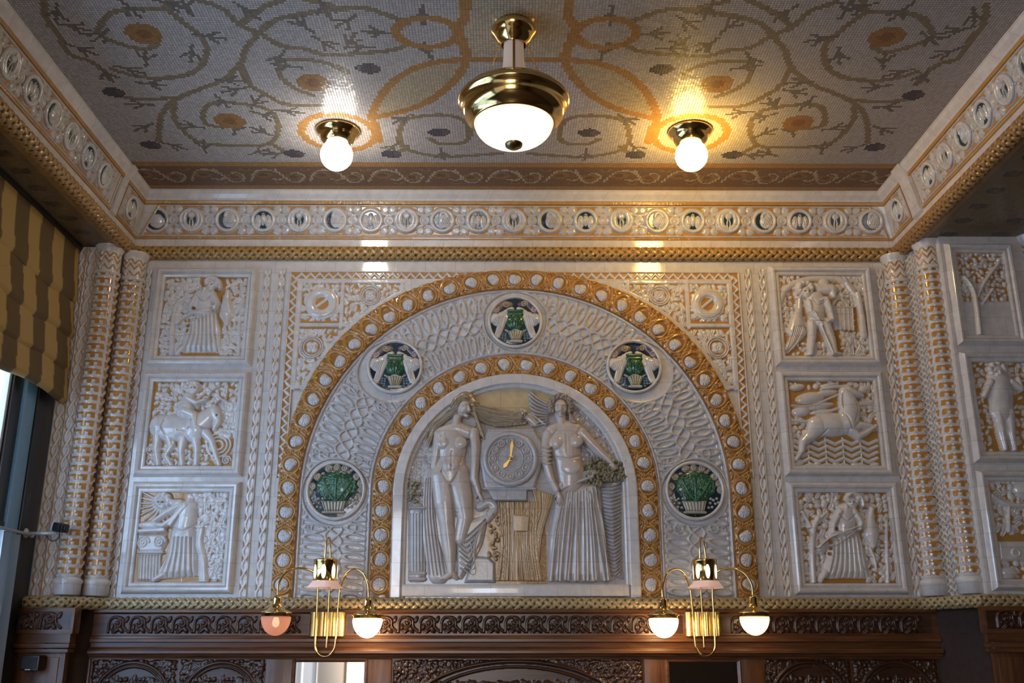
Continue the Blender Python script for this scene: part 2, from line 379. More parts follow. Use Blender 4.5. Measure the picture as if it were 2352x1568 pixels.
    def mesh(s, name, mat, parent=None, f=None, cut=False, keep=None, label=None, kind=None, blur=0):
        H = s.H
        for _ in range(blur):
            K = np.pad(H, 1, mode='edge'); H = (K[1:-1, 1:-1]*4+K[:-2, 1:-1]+K[2:, 1:-1]+K[1:-1, :-2]+K[1:-1, 2:])/8
        U, V = np.meshgrid(s.U, s.Vv)
        if f is None: P = np.stack([U, -H-.0005, V], -1)
        else: P = f(U, V, H)
        idx = np.arange(s.nu*s.nv).reshape(s.nv, s.nu)
        F = np.stack([idx[:-1, :-1], idx[:-1, 1:], idx[1:, 1:], idx[1:, :-1]], -1).reshape(-1, 4)
        K = None
        if cut: K = s.M
        if keep is not None: K = keep(U, V) if K is None else (K & keep(U, V))
        P = P.reshape(-1, 3); Cc = s.Cc.reshape(-1, 3)
        if K is not None:
            K = K.copy(); 
            if cut:   # grow by one cell so that the edge runs down to the ground it is carved from
                G = np.pad(K, 1); K = G[1:-1, 1:-1] | G[:-2, 1:-1] | G[2:, 1:-1] | G[1:-1, :-2] | G[1:-1, 2:]
            kf = K.reshape(-1)[F].all(1); F = F[kf]
            used = np.unique(F); mp = np.zeros(len(P), np.int64); mp[used] = np.arange(len(used)); P = P[used]; Cc = Cc[used]; F = mp[F]
        return mk(name, P, F.astype(np.int32), mat, parent, True, Cc, label, kind)
# ================================================================== SETTING
ZC = 3.89; HW = 1.99      # ceiling height, half width between the cornices
def quad(name, pts, mat): return struct(name, pts, [tuple(range(len(pts)))], mat)
def slab(name, x0, x1, y0, y1, z0, z1, mat): 
    m = MB().box(x0, x1, y0, y1, z0, z1); return m.obj(name, mat, kind='structure')
slab('floor', -3.2, 5.7, -10, .4, -.1, 0, M_floor)
slab('wall_back', -2.45, 2.045, 0, .22, 0, 4.05, M_tile)
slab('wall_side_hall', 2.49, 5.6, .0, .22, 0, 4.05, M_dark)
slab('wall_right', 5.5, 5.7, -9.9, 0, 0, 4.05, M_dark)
slab('wall_front', -3.2, -2.0, -10.1, -9.9, 0, 4.05, M_plaster); 
slab('wall_front_light_blocker', -2.0, -1.5, -10.1, -9.9, .9, 3.5, M_plaster)  # both infill slabs added out of view to cut light from the front opening
slab('wall_front_light_blocker_right', -.6, 1.6, -10.1, -9.9, .9, 3.5, M_dark)
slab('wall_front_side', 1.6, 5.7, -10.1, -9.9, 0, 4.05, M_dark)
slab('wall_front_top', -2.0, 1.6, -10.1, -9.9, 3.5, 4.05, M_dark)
slab('wall_front_sill', -2.0, 1.6, -10.1, -9.9, 0, .9, M_woodv)
# left wall: sill zone, piers between its two windows
slab('wall_left', -2.5, -2.24, -9.9, -.16, 0, 1.0, M_woodv)
slab('wall_left_pier', -2.5, -2.24, -3.9, -3.6, 1.0, 3.54, M_plaster)
slab('wall_left_end', -2.5, -2.24, -9.9, -7.4, 1.0, 3.54, M_plaster)
slab('wall_left_head', -2.5, -2.24, -9.9, .0, 3.54, 4.05, M_plaster)
slab('wall_left_return', -2.24, -2.075, -.155, 0, 0, 3.54, M_tile)
slab('wall_right_pier', 2.078, 2.488, -.31, .22, 0, 3.545, M_tile)
slab('ceiling_rear', -HW-.05, HW+.05, -9.9, -2.45, ZC, ZC+.1, M_plaster)
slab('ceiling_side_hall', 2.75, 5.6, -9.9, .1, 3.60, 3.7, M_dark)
# side beams: the masonry behind the cornices
slab('trim_beam_left', -2.24, -HW-.004, -9.9, 0, 3.545, 4.05, M_plaster)
slab('trim_beam_right', HW+.004, 2.75, -9.9, 0, 3.545, 4.05, M_plaster)

slab('wall_sky_blocker', -7, -2.285, -.135, .1, -1, 7, simple('dark sky blocker', (.05, .065, .085), .9))  # slab added to hide the bright sky behind the left window's glass
# ---- mosaic ceiling: one tessera per face, colours laid in the cells
class Mos:
    def __init__(s, x0, x1, y0, y1, bg):
        s.i0 = int(round(x0/TS)); s.i1 = int(round(x1/TS)); s.j0 = int(round(y0/TS)); s.j1 = int(round(y1/TS))
        s.X = (np.arange(s.i0, s.i1)+.5)*TS; s.Y = (np.arange(s.j0, s.j1)+.5)*TS
        s.C = np.empty((len(s.Y), len(s.X), 3), np.float32); s.C[:] = bg; s.XX, s.YY = np.meshgrid(s.X, s.Y)
    def line(s, pts, w_, col, sm=True):
        P = crv(pts, 5) if sm else pts
        for i in range(len(P)-1):
            (x1, y1), (x2, y2) = P[i], P[i+1]; dx, dy = x2-x1, y2-y1; t = np.clip(((s.XX-x1)*dx+(s.YY-y1)*dy)/(dx*dx+dy*dy+1e-9), 0, 1)
            s.C[np.hypot(s.XX-x1-t*dx, s.YY-y1-t*dy) < w_] = col
    def ell(s, x, y, rx, ry, col, w_=None):
        k = np.hypot((s.XX-x)/rx, (s.YY-y)/ry); m = k < 1 if w_ is None else abs(k-1) < w_/min(rx, ry); s.C[m] = col
    def mesh(s, name, z):
        nx, ny = len(s.X)+1, len(s.Y)+1; X, Y = np.meshgrid((np.arange(s.i0, s.i1+1))*TS, (np.arange(s.j0, s.j1+1))*TS)
        P = np.stack([X, Y, np.full(X.shape, z)], -1).reshape(-1, 3); idx = np.arange(nx*ny).reshape(ny, nx)
        F = np.stack([idx[:-1, :-1], idx[1:, :-1], idx[1:, 1:], idx[:-1, 1:]], -1).reshape(-1, 4)
        return struct(name, P, F.astype(np.int32), M_mosaic, False, s.C.reshape(-1, 3))
MW = (.53, .485, .45); MG = (.46, .22, .05); MV = (.26, .20, .115); MT = (.17, .15, .12); MBL = (.035, .045, .075); MO = (.36, .17, .045); MTAN = (.52, .42, .27); MBR = (.19, .09, .03)
mo = Mos(-1.93, 1.93, -2.48, -.08, MW)
cp = lambda L: [ceil_at(u, v) for u, v in L]
def both(pts, w_, col, sm=True):
    p = cp(pts); mo.line(p, w_, col, sm); mo.line([(-.02-x, y) for x, y in p], w_, col, sm)
# tan fields inside the gold loops and round the pendant
def fill(pts, col):
    p = pts; ins = np.zeros(mo.XX.shape, bool)
    for i in range(len(p)):
        (x1, y1), (x2, y2) = p[i], p[(i+1) % len(p)]; ins ^= ((y1 > mo.YY) != (y2 > mo.YY)) & (mo.XX < (x2-x1)*(mo.YY-y1)/(y2-y1+1e-12)+x1)
    mo.C[ins] = col
sq = [(-.235, -1.32), (-.235, -2.1), (.215, -2.1), (.215, -1.32)]; fill(sq, (.54, .45, .31))
lp_up = [(1070, 137), (1000, 143), (935, 165), (888, 203), (862, 243), (853, 272)]; lp_dn = [(1070, 145), (1048, 180), (1008, 217), (968, 240), (920, 257), (858, 270)]
lp = cp(lp_up)+cp(lp_dn)[::-1]; fill(lp, MTAN); fill([(-.02-x, y) for x, y in lp], MTAN)
vines = [[(452, 0), (510, 20), (551, 58), (595, 75)], [(595, 75), (629, 48), (697, 31), (800, 20)], [(595, 75), (565, 112), (551, 146), (510, 184), (442, 211), (401, 231), (371, 265), (364, 323)],
 [(551, 146), (571, 190), (599, 211), (653, 238), (714, 243), (782, 241)], [(595, 75), (646, 105), (697, 112), (748, 126), (800, 126)],
 [(381, 20), (442, 68), (473, 102), (466, 146), (425, 173), (357, 179), (306, 173), (255, 158)], [(381, 20), (306, 20), (255, 31), (235, 51), (224, 75), (252, 92), (306, 109), (340, 112), (361, 100)],
 [(102, 0), (105, 41), (136, 85), (163, 126), (204, 139), (235, 160), (252, 184)], [(640, 136), (714, 138), (765, 150), (800, 167)], [(640, 136), (646, 177), (680, 204), (718, 218)],
 [(401, 238), (401, 272), (435, 313), (476, 330), (578, 335), (622, 327), (639, 296), (629, 265), (595, 245), (510, 235), (473, 245), (469, 282), (510, 292)], [(286, 224), (340, 228), (408, 224)],
 [(622, 330), (655, 348), (676, 353)], [(919, 296), (919, 327), (946, 347), (1014, 359), (1082, 357), (1150, 352)], [(919, 296), (939, 272), (1014, 264), (1065, 276), (1079, 306), (1065, 327), (1014, 330), (987, 318)],
 [(776, 20), (844, 20), (895, 37), (939, 51)], [(939, 99), (895, 116), (776, 126), (748, 126)], [(900, 354), (925, 345), (935, 335)], [(551, 58), (600, 20), (660, -5)], [(381, 20), (390, -10)], [(700, -2), (760, 12), (776, 20)]]
for v in vines: both(v, .0135, MV)
def twig(u, v, a):
    x, y = ceil_at(u, v)
    for sx in (1, -1):
        X = x if sx > 0 else -.02-x
        for da, L in ((0, .075), (.65, .06), (-.65, .06), (PI, .045)):
            t = a+da; mo.line([(X, y), (X+sx*L*math.cos(t), y+L*math.sin(t))], .0075, MT, False)
tw = [(130, 25, 2), (235, 78, 2.4), (292, 14, 1.2), (385, 8, .5), (335, 138, 5), (440, 118, 1.9), (472, 82, .3), (240, 165, 1.5), (290, 158, .5), (340, 192, .2), (330, 240, 3.2), (335, 290, 2.6), (390, 332, .6), (545, 205, 2.8), (585, 238, 5.3),
      (655, 255, .2), (470, 340, 4.9), (448, 290, 3.5), (610, 305, 3.9), (600, 262, .5), (505, 228, 1.3), (645, 130, 2.1), (738, 95, .9), (742, 12, 1.4), (800, 45, 2.4), (835, 108, 3.1), (970, 28, 1.6), (985, 122, 4.5), (590, 350, 5.8), (520, 185, .1),
      (560, 20, 1), (700, 60, 4.2), (905, 335, 2.2), (1015, 350, 1.5), (930, 270, 2.4), (160, 60, .4), (640, 352, 2.9), (800, 100, 5.2), (665, 152, 3.4), (540, 300, 5.1), (180, 110, .7), (430, 20, 4.6), (880, 75, 3.2)]
for t in tw: twig(*t)
for v in ([(1065, 137), (1110, 137), (1180, 137)], ): both(v, .014, MG, False)
both([(1065, -20), (1068, 0), (1068, 40), (1048, 65), (1062, 98), (1075, 137)], .021, MG, False)
both(lp_up, .019, MG); both(lp_dn, .019, MG); both([(853, 268), (868, 300), (872, 325)], .017, MG)
for k in (-1, 1):
    mo.ell(-.01+k*.815, -.69, .168, .168, (.56, .50, .44)); mo.ell(-.01+k*.815, -.69, .168, .168, MG, .019)
    x, y = ceil_at(980, 75); x = x if k < 0 else -.02-x; mo.ell(x, y, .118, .095, MG, .017)
    for u, v in ((262, 212), (347, 333), (676, 353), (847, 157), (1010, 304), (900, 354)):
        x, y = ceil_at(u, v); x = x if k < 0 else -.02-x; mo.ell(x, y, .045, .04, MBL); mo.ell(x-.03, y, .024, .024, MBL); mo.ell(x+.03, y, .02, .024, (.09, .08, .10))
    for u, v in ((330, 78), (720, 190), (528, 278)):
        x, y = ceil_at(u, v); x = x if k < 0 else -.02-x; mo.ell(x, y, .07, .07, MO); mo.ell(x, y, .03, .03, (.25, .10, .03))
# border band along the back edge: gold fillets, brown scrolls with light outlines
B0, B1 = -.40, -.1
m = (mo.YY > B0) & (mo.YY < B1); mo.C[m] = MG
m2 = (mo.YY > B0+.045) & (mo.YY < B1-.045); mo.C[m2] = MBR
per = .30
for k in range(-8, 9):
    x = k*per; yc = (B0+B1)/2
    for dx, dy, r1, r2 in ((.075, .01, .045, .034), (-.075, -.012, .048, .036), (0, .07, .03, .014), (.15, -.07, .03, .014)): mo.ell(x+dx, yc+dy, r1, r2, (.30, .15, .04)); mo.ell(x+dx, yc+dy, r1*.5, r2*.5, (.13, .06, .02))
    mo.line([(x-.15, yc+.06), (x-.10, yc-.05), (x-.03, yc-.065), (x+.03, yc), (x, yc+.04), (x-.035, yc+.03)], .0068, MTAN)
    mo.line([(x, yc-.07), (x+.05, yc+.055), (x+.10, yc+.06), (x+.13, yc), (x+.10, yc-.04), (x+.075, yc-.03)], .0068, MTAN)
mo.mesh('ceiling', ZC)
# soffits of the side beams, set with brown mosaic
def soffit(name, x0, x1, y0, y1, seed, z=3.542):
    q = Mos(x0, x1, y0, y1, (.20, .13, .055)); n = np.random.default_rng(seed)
    for a in (x0+.02, x1-.02): q.line([(a, y0), (a, y1)], .014, MG, False)
    for i in range(int((y1-y0)/.16)):
        yy = y0+.08+i*.16
        for j in range(max(1, int((x1-x0)/.22))): q.ell(x0+(j+.5)*(x1-x0)/max(1, int((x1-x0)/.22)), yy, .045, .03, (.07, .045, .03))
    q.mesh(name, z)
soffit('trim_soffit_left', -2.225, -HW, -2.5, -.0, 1)
soffit('trim_soffit_right', HW, 2.75, -2.5, 0.0, 2)

# ---- cornice: white cove, fillets and the canted bed of the frieze, mitred round three sides
CPROF = [(.0, 3.600), (.012, 3.602), (.016, 3.640), (.014, 3.644)]
CP2 = [(.062, 3.838), (.07, 3.840), (.074, 3.850), (.09, 3.868), (.1, 3.8905)]
YEND = -2.45
def sweep_cornice(name, prof, side, mat):
    V = []; F = []
    for o, z in prof:
        if side == 'back': V += [(-HW+o, -o, z), (HW-o, -o, z)]
        elif side == 'left': V += [(-HW+o, YEND, z), (-HW+o, -o, z)]
        else: V += [(HW-o, -o, z), (HW-o, YEND, z)]
    for i in range(len(prof)-1): F.append((2*i, 2*i+1, 2*i+3, 2*i+2))
    return struct(name, V, F, mat)
n = 1
for side in ('back', 'left', 'right'):
    for prof, mat in ((CPROF, M_tile), ([(.014, 3.644), (.02, 3.646), (.023, 3.655), (.019, 3.657)], M_ochre), ([(.058, 3.820), (.068, 3.822), (.071, 3.836), (.062, 3.838)], M_ochre), (CP2, M_tile)):
        sweep_cornice('trim_%d' % n, prof, side, mat); n += 1

# ---- basket-woven rope mouldings
def frac(a): return a-np.floor(a)
def rope(name, path, z, r, c_str, c_hole, px=.044, pv=.048, kind='structure'):
    P = [np.array(p, float) for p in path]; L = [0]
    for i in range(len(P)-1): L.append(L[-1]+np.hypot(*(P[i+1]-P[i])))
    # normals, mitred
    nn = []
    for i in range(len(P)):
        d = []
        if i > 0: d.append((P[i]-P[i-1])/np.hypot(*(P[i]-P[i-1])))
        if i < len(P)-1: d.append((P[i+1]-P[i])/np.hypot(*(P[i+1]-P[i])))
        t = sum(d)/len(d); nv = np.array([t[1], -t[0]]); nv = nv/np.hypot(*nv); k = nv@np.array([d[0][1], -d[0][0]]); nn.append(nv/max(k, .4))
    R = Rel(0, L[-1], -r*1.95, r*1.95, .0028, c_hole)
    U, V = np.meshgrid(R.U, R.Vv)
    a = U/px+V/pv; b = U/px-V/pv; fa = np.abs(frac(a)-.5); fb = np.abs(frac(b)-.5)
    wd = .31; ma = fa < wd; mb = fb < wd
    ov = (np.floor(a)+np.floor(b)) % 2 == 0
    ha = np.where(ma, np.sqrt(np.maximum(0, 1-(fa/wd)**2))*.006+np.where(ov, .003, 0), 0); hb = np.where(mb, np.sqrt(np.maximum(0, 1-(fb/wd)**2))*.006+np.where(ov, 0, .003), 0)
    ha *= 1-.25*np.exp(-(fa/.05)**2); hb *= 1-.25*np.exp(-(fb/.05)**2)
    R.H = np.maximum(ha, hb).astype(np.float32); m = ma | mb
    R.Cc[m] = c_str
    edge = (np.maximum(ha, hb) < .0032) & m; R.Cc[edge] = np.array(c_str)*.5
    Lr = np.array(L); PA = np.array(P); NA = np.array(nn)
    def f(U, V, H):
        x = np.interp(U, Lr, PA[:, 0]); y = np.interp(U, Lr, PA[:, 1]); nx = np.interp(U, Lr, NA[:, 0]); ny = np.interp(U, Lr, NA[:, 1])
        ph = V/r; q = (r-.006+H); return np.stack([x+nx*q*np.cos(ph), y+ny*q*np.cos(ph), z+q*np.sin(ph)], -1)
    return R.mesh(name, M_rope, None, f, kind=kind)
CR1 = (.46, .25, .065); CR2 = (.44, .32, .15)
rope('trim_rope_upper_back', [(-HW+.005, -.008), (HW-.005, -.008)], 3.568, .036, CR1, (.02, .075, .05))
rope('trim_rope_upper_left', [(-HW+.008, YEND), (-HW+.008, 0)], 3.568, .036, CR1, (.05, .06, .03))
rope('trim_rope_upper_right', [(HW-.008, 0), (HW-.008, YEND)], 3.568, .036, (.38, .19, .055), (.05, .06, .03))
rope('trim_rope_lower', [(-2.28, -.185), (-2.03, -.185), (-1.90, -.035), (1.90, -.035), (2.035, -.33), (2.62, -.33)], 1.808, .027, CR2, (.05, .075, .06), .040, .042)

# ================================================================== STRIPS, BORDERS AND PANELS OF THE BACK WALL
def guilloche(name, label, x, z0, z1, y=0., w_=.036, group=None, parent=None, mat=None):
    R = Rel(x-w_/2, x+w_/2, z0, z1, .0022, OCH)
    U, V = np.meshgrid(R.U, R.Vv); P = .13; A = .0115
    for sg in (1, -1):
        c = x+sg*A*np.sin(2*PI*V/P); d = np.abs(U-c)/(.0056*np.sqrt(1+(2*PI*A/P)**2)); m = d < 1
        h = np.where(m, np.sqrt(np.maximum(0, 1-d*d))*.0045+.002+sg*.002*np.cos(2*PI*V/P), 0); R.put((slice(None), slice(None)), h.astype(np.float32), m, WHITE)
    ins = np.abs(U-x) < A*np.abs(np.sin(2*PI*V/P))-.0066; R.put((slice(None), slice(None)), np.full(U.shape, .003, np.float32), ins, WHITE)
    out = (np.abs(U-x) > .0075) & (np.abs(np.abs(U-x)-A*np.abs(np.sin(2*PI*V/P))) > .0125); R.put((slice(None), slice(None)), np.full(U.shape, .003, np.float32), out, WHITE)
    for e in (-1, 1): R.cap((x+e*w_/2, z0), (x+e*w_/2, z1), .0035, .0035, .006, WHITE)
    o = R.mesh(name, M_glaze, parent, (lambda U, V, H: np.stack([U, y-H-.001, V], -1)))
    if not parent: props(o, label, 'carved strip', group)
    return o
for sx, sn in ((-1, 'left'), (1, 'right')):
    guilloche('twisted_strip', 'narrow twisted strand strip beside the %s inner column, outer side of the %s relief panels' % (sn, sn), sx*1.888, 1.842, 3.487)
    guilloche('twisted_strip', 'twisted strand strip between the %s relief panels and its twin nearer the arch' % sn, sx*1.278, 1.842, 3.487)
    guilloche('twisted_strip', 'twisted strand strip next to the zigzag border on the %s of the arch' % sn, sx*1.203, 1.842, 3.487)

ZS = 2.33; ZB = 1.838
def arch_len(rm): return 2*(ZS-ZB)+PI*rm
def arch_f(rm, y0=0., sup=None):
    leg = ZS-ZB; A = PI*rm
    def f(U, V, H):
        th = np.clip((U-leg)/rm, 0, PI); r = rm+V
        if sup: r = r*(1+sup*np.clip((V+.0)/.05, 0, 1)*np.sin(2*th)**2)
        x = -r*np.cos(th); z = ZS+r*np.sin(th)
        z = np.where(U < leg, ZB+U, z); z = np.where(U > leg+A, ZS-(U-leg-A), z)
        return np.stack([x, y0-H-.0008, z], -1)
    return f
def arch_pt(rm, s, t=0.):
    leg = ZS-ZB; A = PI*rm; r = rm+t
    if s < leg: return (-r, ZB+s, 0.)
    if s > leg+A: return (r, ZS-(s-leg-A), -PI)
    th = (s-leg)/rm; return (-r*math.cos(th), ZS+r*math.sin(th), -th)

# shell: a fan of ridges in a round boss, four slightly different cuts
def shell_mesh(cut, R0=.032):
    V = [(0, -.006, 0)]; F = []; nr, na = 9, 44
    for i in range(1, nr+1):
        for k in range(na):
            a = 2*PI*k/na; r = R0*i/nr; sc_ = 1.0
            da = (a-cut+PI) % (2*PI)-PI
            if abs(da) < 1.05: sc_ = 1-.34*math.cos(da/1.05*PI/2)**1.2
            r *= sc_; h = .011*math.sqrt(max(0, 1-(i/nr)**2))+.006*(.5+.5*math.cos(a*11))*(i/nr)*(1-(i/nr)**6)
            V.append((r*math.cos(a), -h-.001, r*math.sin(a)))
    for k in range(na): F.append((0, 1+(k+1) % na, 1+k))
    for i in range(nr-1):
        for k in range(na): a, b = 1+i*na+k, 1+i*na+(k+1) % na; F.append((a, b, b+na, a+na))
    me = bpy.data.meshes.new('shell'); me.from_pydata(V, [], F); me.polygons.foreach_set('use_smooth', [True]*len(me.polygons)); me.materials.append(M_shell); return me
SH = [shell_mesh(c) for c in (-.6, -2.4, 1.4, 2.9)]
def arch_border(name, label, rm, hw, nsh, sup=None):
    root = thing(name, label, 'arch border', (0, 0, ZB))
    L = arch_len(rm); R = Rel(0, L, -hw, hw, .0028, OCH, .012)
    U, V = np.meshgrid(R.U, R.Vv)
    R.H = (.010+.011*np.sqrt(np.maximum(0, 1-(V/(hw*1.02))**2))).astype(np.float32); sp = L/nsh; rg = np.random.default_rng(int(rm*1000))
    for k in range(nsh):
        s0 = sp*(k+.5)
        R.ring(s0, 0, hw*.76, .0058, .008, OCH, .020)
        R.ell(s0, 0, hw*.66, hw*.66, .0, OCH, mode='cut')
        for e in (-1, 1):
            R.spiral(s0+sp*.5, e*hw*.45, .016, 1.5, .0040, .008, OCH, rg.uniform(0, 6), e, .0195)
            R.cap((s0+sp*.30, e*hw*.8), (s0+sp*.7, -e*hw*.6), .004, .003, .007, OCH, .020)
            R.ell(s0+sp*.5, e*hw*.85, .016, .008, .010, OCH, .3*e, .015); R.ell(s0+e*.012, hw*.9, .016, .007, .010, OCH, 0, .014); R.ell(s0-e*.012, -hw*.9, .016, .007, .010, OCH, 0, .014)
    R.Cc[R.H < .0212] = np.array(OCH)*np.array([.74, .66, .5])  # dark-brown recess shading painted into the ochre where the relief is low
    R.M[:] = True; R.H[0, :] = 0; R.H[-1, :] = 0; 
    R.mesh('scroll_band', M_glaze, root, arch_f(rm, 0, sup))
    for k in range(nsh):
        x, z, th = arch_pt(rm, sp*(k+.5)); o = bpy.data.objects.new('shell', SH[(k*7+k//3) % 4]); C.objects.link(o); o.parent = root
        o.location = (x, -.0235, z-ZB); o.rotation_euler = (0, -th+(0 if k % 2 else .4), 0)
    return root
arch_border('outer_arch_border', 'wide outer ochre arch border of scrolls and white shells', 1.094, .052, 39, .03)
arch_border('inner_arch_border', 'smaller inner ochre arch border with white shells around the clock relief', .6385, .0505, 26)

# grey knotwork between the two borders
rm = .866; L = arch_len(rm); R = Rel(0, L, -.178, .178, .0028, LGREY)
KG = (.52, .505, .50)
U, V = np.meshgrid(R.U, R.Vv); R.H[:] = .004
s = .0
while s < L:
    for e in (-1, 1):
        R.ring(s, e*.098, .0105, .0048, .009, KG, .004, 1, ang=0) if False else None
        w_ = R.win(s-.03, s+.03, min(e*.035, e*.155), max(e*.035, e*.155))
        if w_:
            sl, X, Z = w_; dx = X-s-.10*(Z-e*.098); k = np.abs(np.hypot(dx/.0150, (Z-e*.098)/.048)-1)/.36; m = k < 1
            R.put(sl, .004+.010*np.sqrt(np.maximum(0, 1-k*k)), m, KG)
    s += .046
for ph in range(3):
    R.path([(x, .040*math.sin(2*PI*x/.18+ph*2*PI/3)) for x in np.arange(0, L, .01)], .0055, .012, KG, smooth=False, base=.004-.001*ph)
for t, w_, h in ((.166, .007, .014), (.149, .003, .006)):
    for e in (-1, 1): R.cap((0, e*t), (L, e*t), w_, w_, h, (.55, .53, .54), .004)
leg = ZS-ZB
for th in (0, 44, 90, 136, 180):
    s0 = leg+rm*math.radians(th); R.ell(s0, 0, .185, .185, .0, LGREY); w_ = R.win(s0-.175, s0+.175, -.175, .175); sl, X, Z = w_; m = np.hypot(X-s0, Z) < .165; R.H[sl][m] = .004; R.Cc[sl][m] = LGREY
    R.ring(s0, 0, .163, .007, .011, KG, .003)
    for e in (-1, 1):
        for q in (-1, 1): R.ring(s0+e*.172, q*.085, .021, .0052, .011, KG, .003); R.spiral(s0+e*.175, q*.13, .014, 1.2, .004, .008, KG, 0, e, .004)
o = R.mesh('knotwork_band', M_glaze, None, arch_f(rm)); props(o, 'broad grey white band of interlaced knotwork between the two ochre arch borders', 'carved band')

# ---- medallions
def medallion_a(loc, label):
    g = 'upper round medallions with doves and a green vase'; root = thing('dove_medallion', label, 'medallion', (loc[0], -.006, loc[1]), g); cx, cz = loc
    k = .14/260
    q = lambda a, b: (cx+(a-1200)*k, cz-(b-960)*k)
    yb = lambda base: (lambda U, V, H: np.stack([U, -base-H, V], -1))
    def rel(): return Rel(cx-.145, cx+.145, cz-.145, cz+.145, .0017, TEAL)
    r = rel(); r.ring(cx, cz, .1325, .0085, .016, WHITE); r.mesh('rim', M_glaze, root, yb(.012), cut=True)
    r = rel(); r.ell(cx, cz, .127, .127, .004, (.02, .045, .075), flat=True); r.ell(cx, cz-.06, .09, .06, .0045, TEAL, flat=True); r.mesh('dark_ground', M_glaze, root, yb(.008), cut=True)
    r = rel()
    for e in (-1, 1):
        for i in range(4):
            for j in range(3):
                p = q(1200+e*(85+j*26+i*3), 1072+i*24); 
                if math.hypot(p[0]-cx, p[1]-cz) < .118: r.ell(p[0], p[1], .0068, .0068, .006, (.13, .19, .24))
    r.mesh('berries', M_glaze, root, yb(.011), cut=True, kind='stuff')
    for e, nm in ((-1, 0), (1, 0)):
        r = rel(); cc = (.28, .21, .17) if e < 0 else (.13, .10, .15)
        P = [q(1200+e*x, y) for x, y in ((45, 785), (95, 775), (140, 810), (185, 860), (200, 875))]; r.path(P, .0135, .010, cc)
        r.spiral(*q(1200+e*85, 785), .017, 1.5, .0045, .004, (.42, .32, .2), 0, e, .008); r.spiral(*q(1200+e*180, 845), .016, 1.4, .0045, .004, (.42, .34, .3), 1, e, .008)
        r.mesh('scroll_garland', M_glaze, root, yb(.011), cut=True)
    for e in (-1, 1):
        r = rel(); X = lambda x: 1200+e*x
        r.limb([q(X(30), 830), q(X(62), 838), q(X(85), 868)], [.011, .010, .016], [.012]*3); r.limb([q(X(85), 868), q(X(120), 920), q(X(165), 950)], [.017, .034, .030], [.014, .018, .016])
        r.ell(*q(X(170), 930), .038, .026, .02, WHITE, -e*.5); r.limb([q(X(120), 960), q(X(165), 1090)], [.020, .017], [.013, .009])
        r.limb([q(X(190), 920), q(X(236), 945)], [.026, .010], [.014, .008])
        for i in range(6): r.groove([q(X(105+i*16), 905+i*5), q(X(130+i*18), 985)], .0017, .005, False)
        for i in range(3): r.groove([q(X(125+i*12), 990), q(X(150+i*12), 1085)], .0014, .004, False)
        r.M = np.hypot(*(np.meshgrid(r.U-cx, r.Vv-cz))) < .128; r.M &= r.H > .0002; r.mesh('dove', M_glaze, root, yb(.012), cut=True)
    r = rel()
    r.poly([q(*p) for p in ((1125, 1050), (1285, 1050), (1245, 1140), (1165, 1140))], .014, CREAM, .006); r.cap(q(1150, 1152), q(1260, 1152), .006, .006, .012, (.6, .57, .5)); r.path([q(1108, 1045), q(1150, 1062), q(1205, 1045), q(1262, 1062), q(1300, 1045)], .005, .017, (.55, .54, .42))
    for i in range(6): r.groove([q(1140+i*26, 1058), q(1174+i*13, 1138)], .0016, .008, False, (.2, .22, .12))
    r.mesh('fluted_basket', M_glaze, root, yb(.013), cut=True)
    r = rel(); r.ell(*q(1203, 960), .048, .049, .026, GREEN); r.poly([q(*p) for p in ((1130, 990), (1278, 990), (1200, 1056))], .018, GREEN, .012); r.path([q(1140, 857), q(1200, 862), q(1262, 857)], .011, .024, (.05, .17, .07)); r.cap(q(1150, 890), q(1256, 890), .016, .016, .020, GREEN)
    for i in range(5): r.groove([q(1203+(i-2)*14, 900), q(1203+(i-2)*34, 950), q(1203+(i-2)*14, 1035)], .0016, .005, True, (.015, .05, .03))
    rg = np.random.default_rng(3)
    for i in range(26): a, b = rg.uniform(-75, 75), rg.uniform(-55, 70); r.ell(*q(1203+a, 965+b), .005, .003, .003, (.06, .19, .09), rg.uniform(0, 3), .021*math.sqrt(max(.1, 1-(a*a+b*b)/9000)))
    for a, b in ((1168, 940), (1238, 940), (1222, 1000)): r.ell(*q(a, b), .0035, .005, .001, (.005, .015, .01), 0, .027)
    r.mesh('green_vase', M_glaze, root, yb(.013), cut=True)
    return root
medallion_a((0, 3.195), 'topmost round medallion at the crown, doves about a green vase')
medallion_a((-.602, 2.957), 'dove and green vase medallion on the left haunch of the arch')
medallion_a((.596, 2.960), 'dove and green vase medallion on the right haunch of the arch')
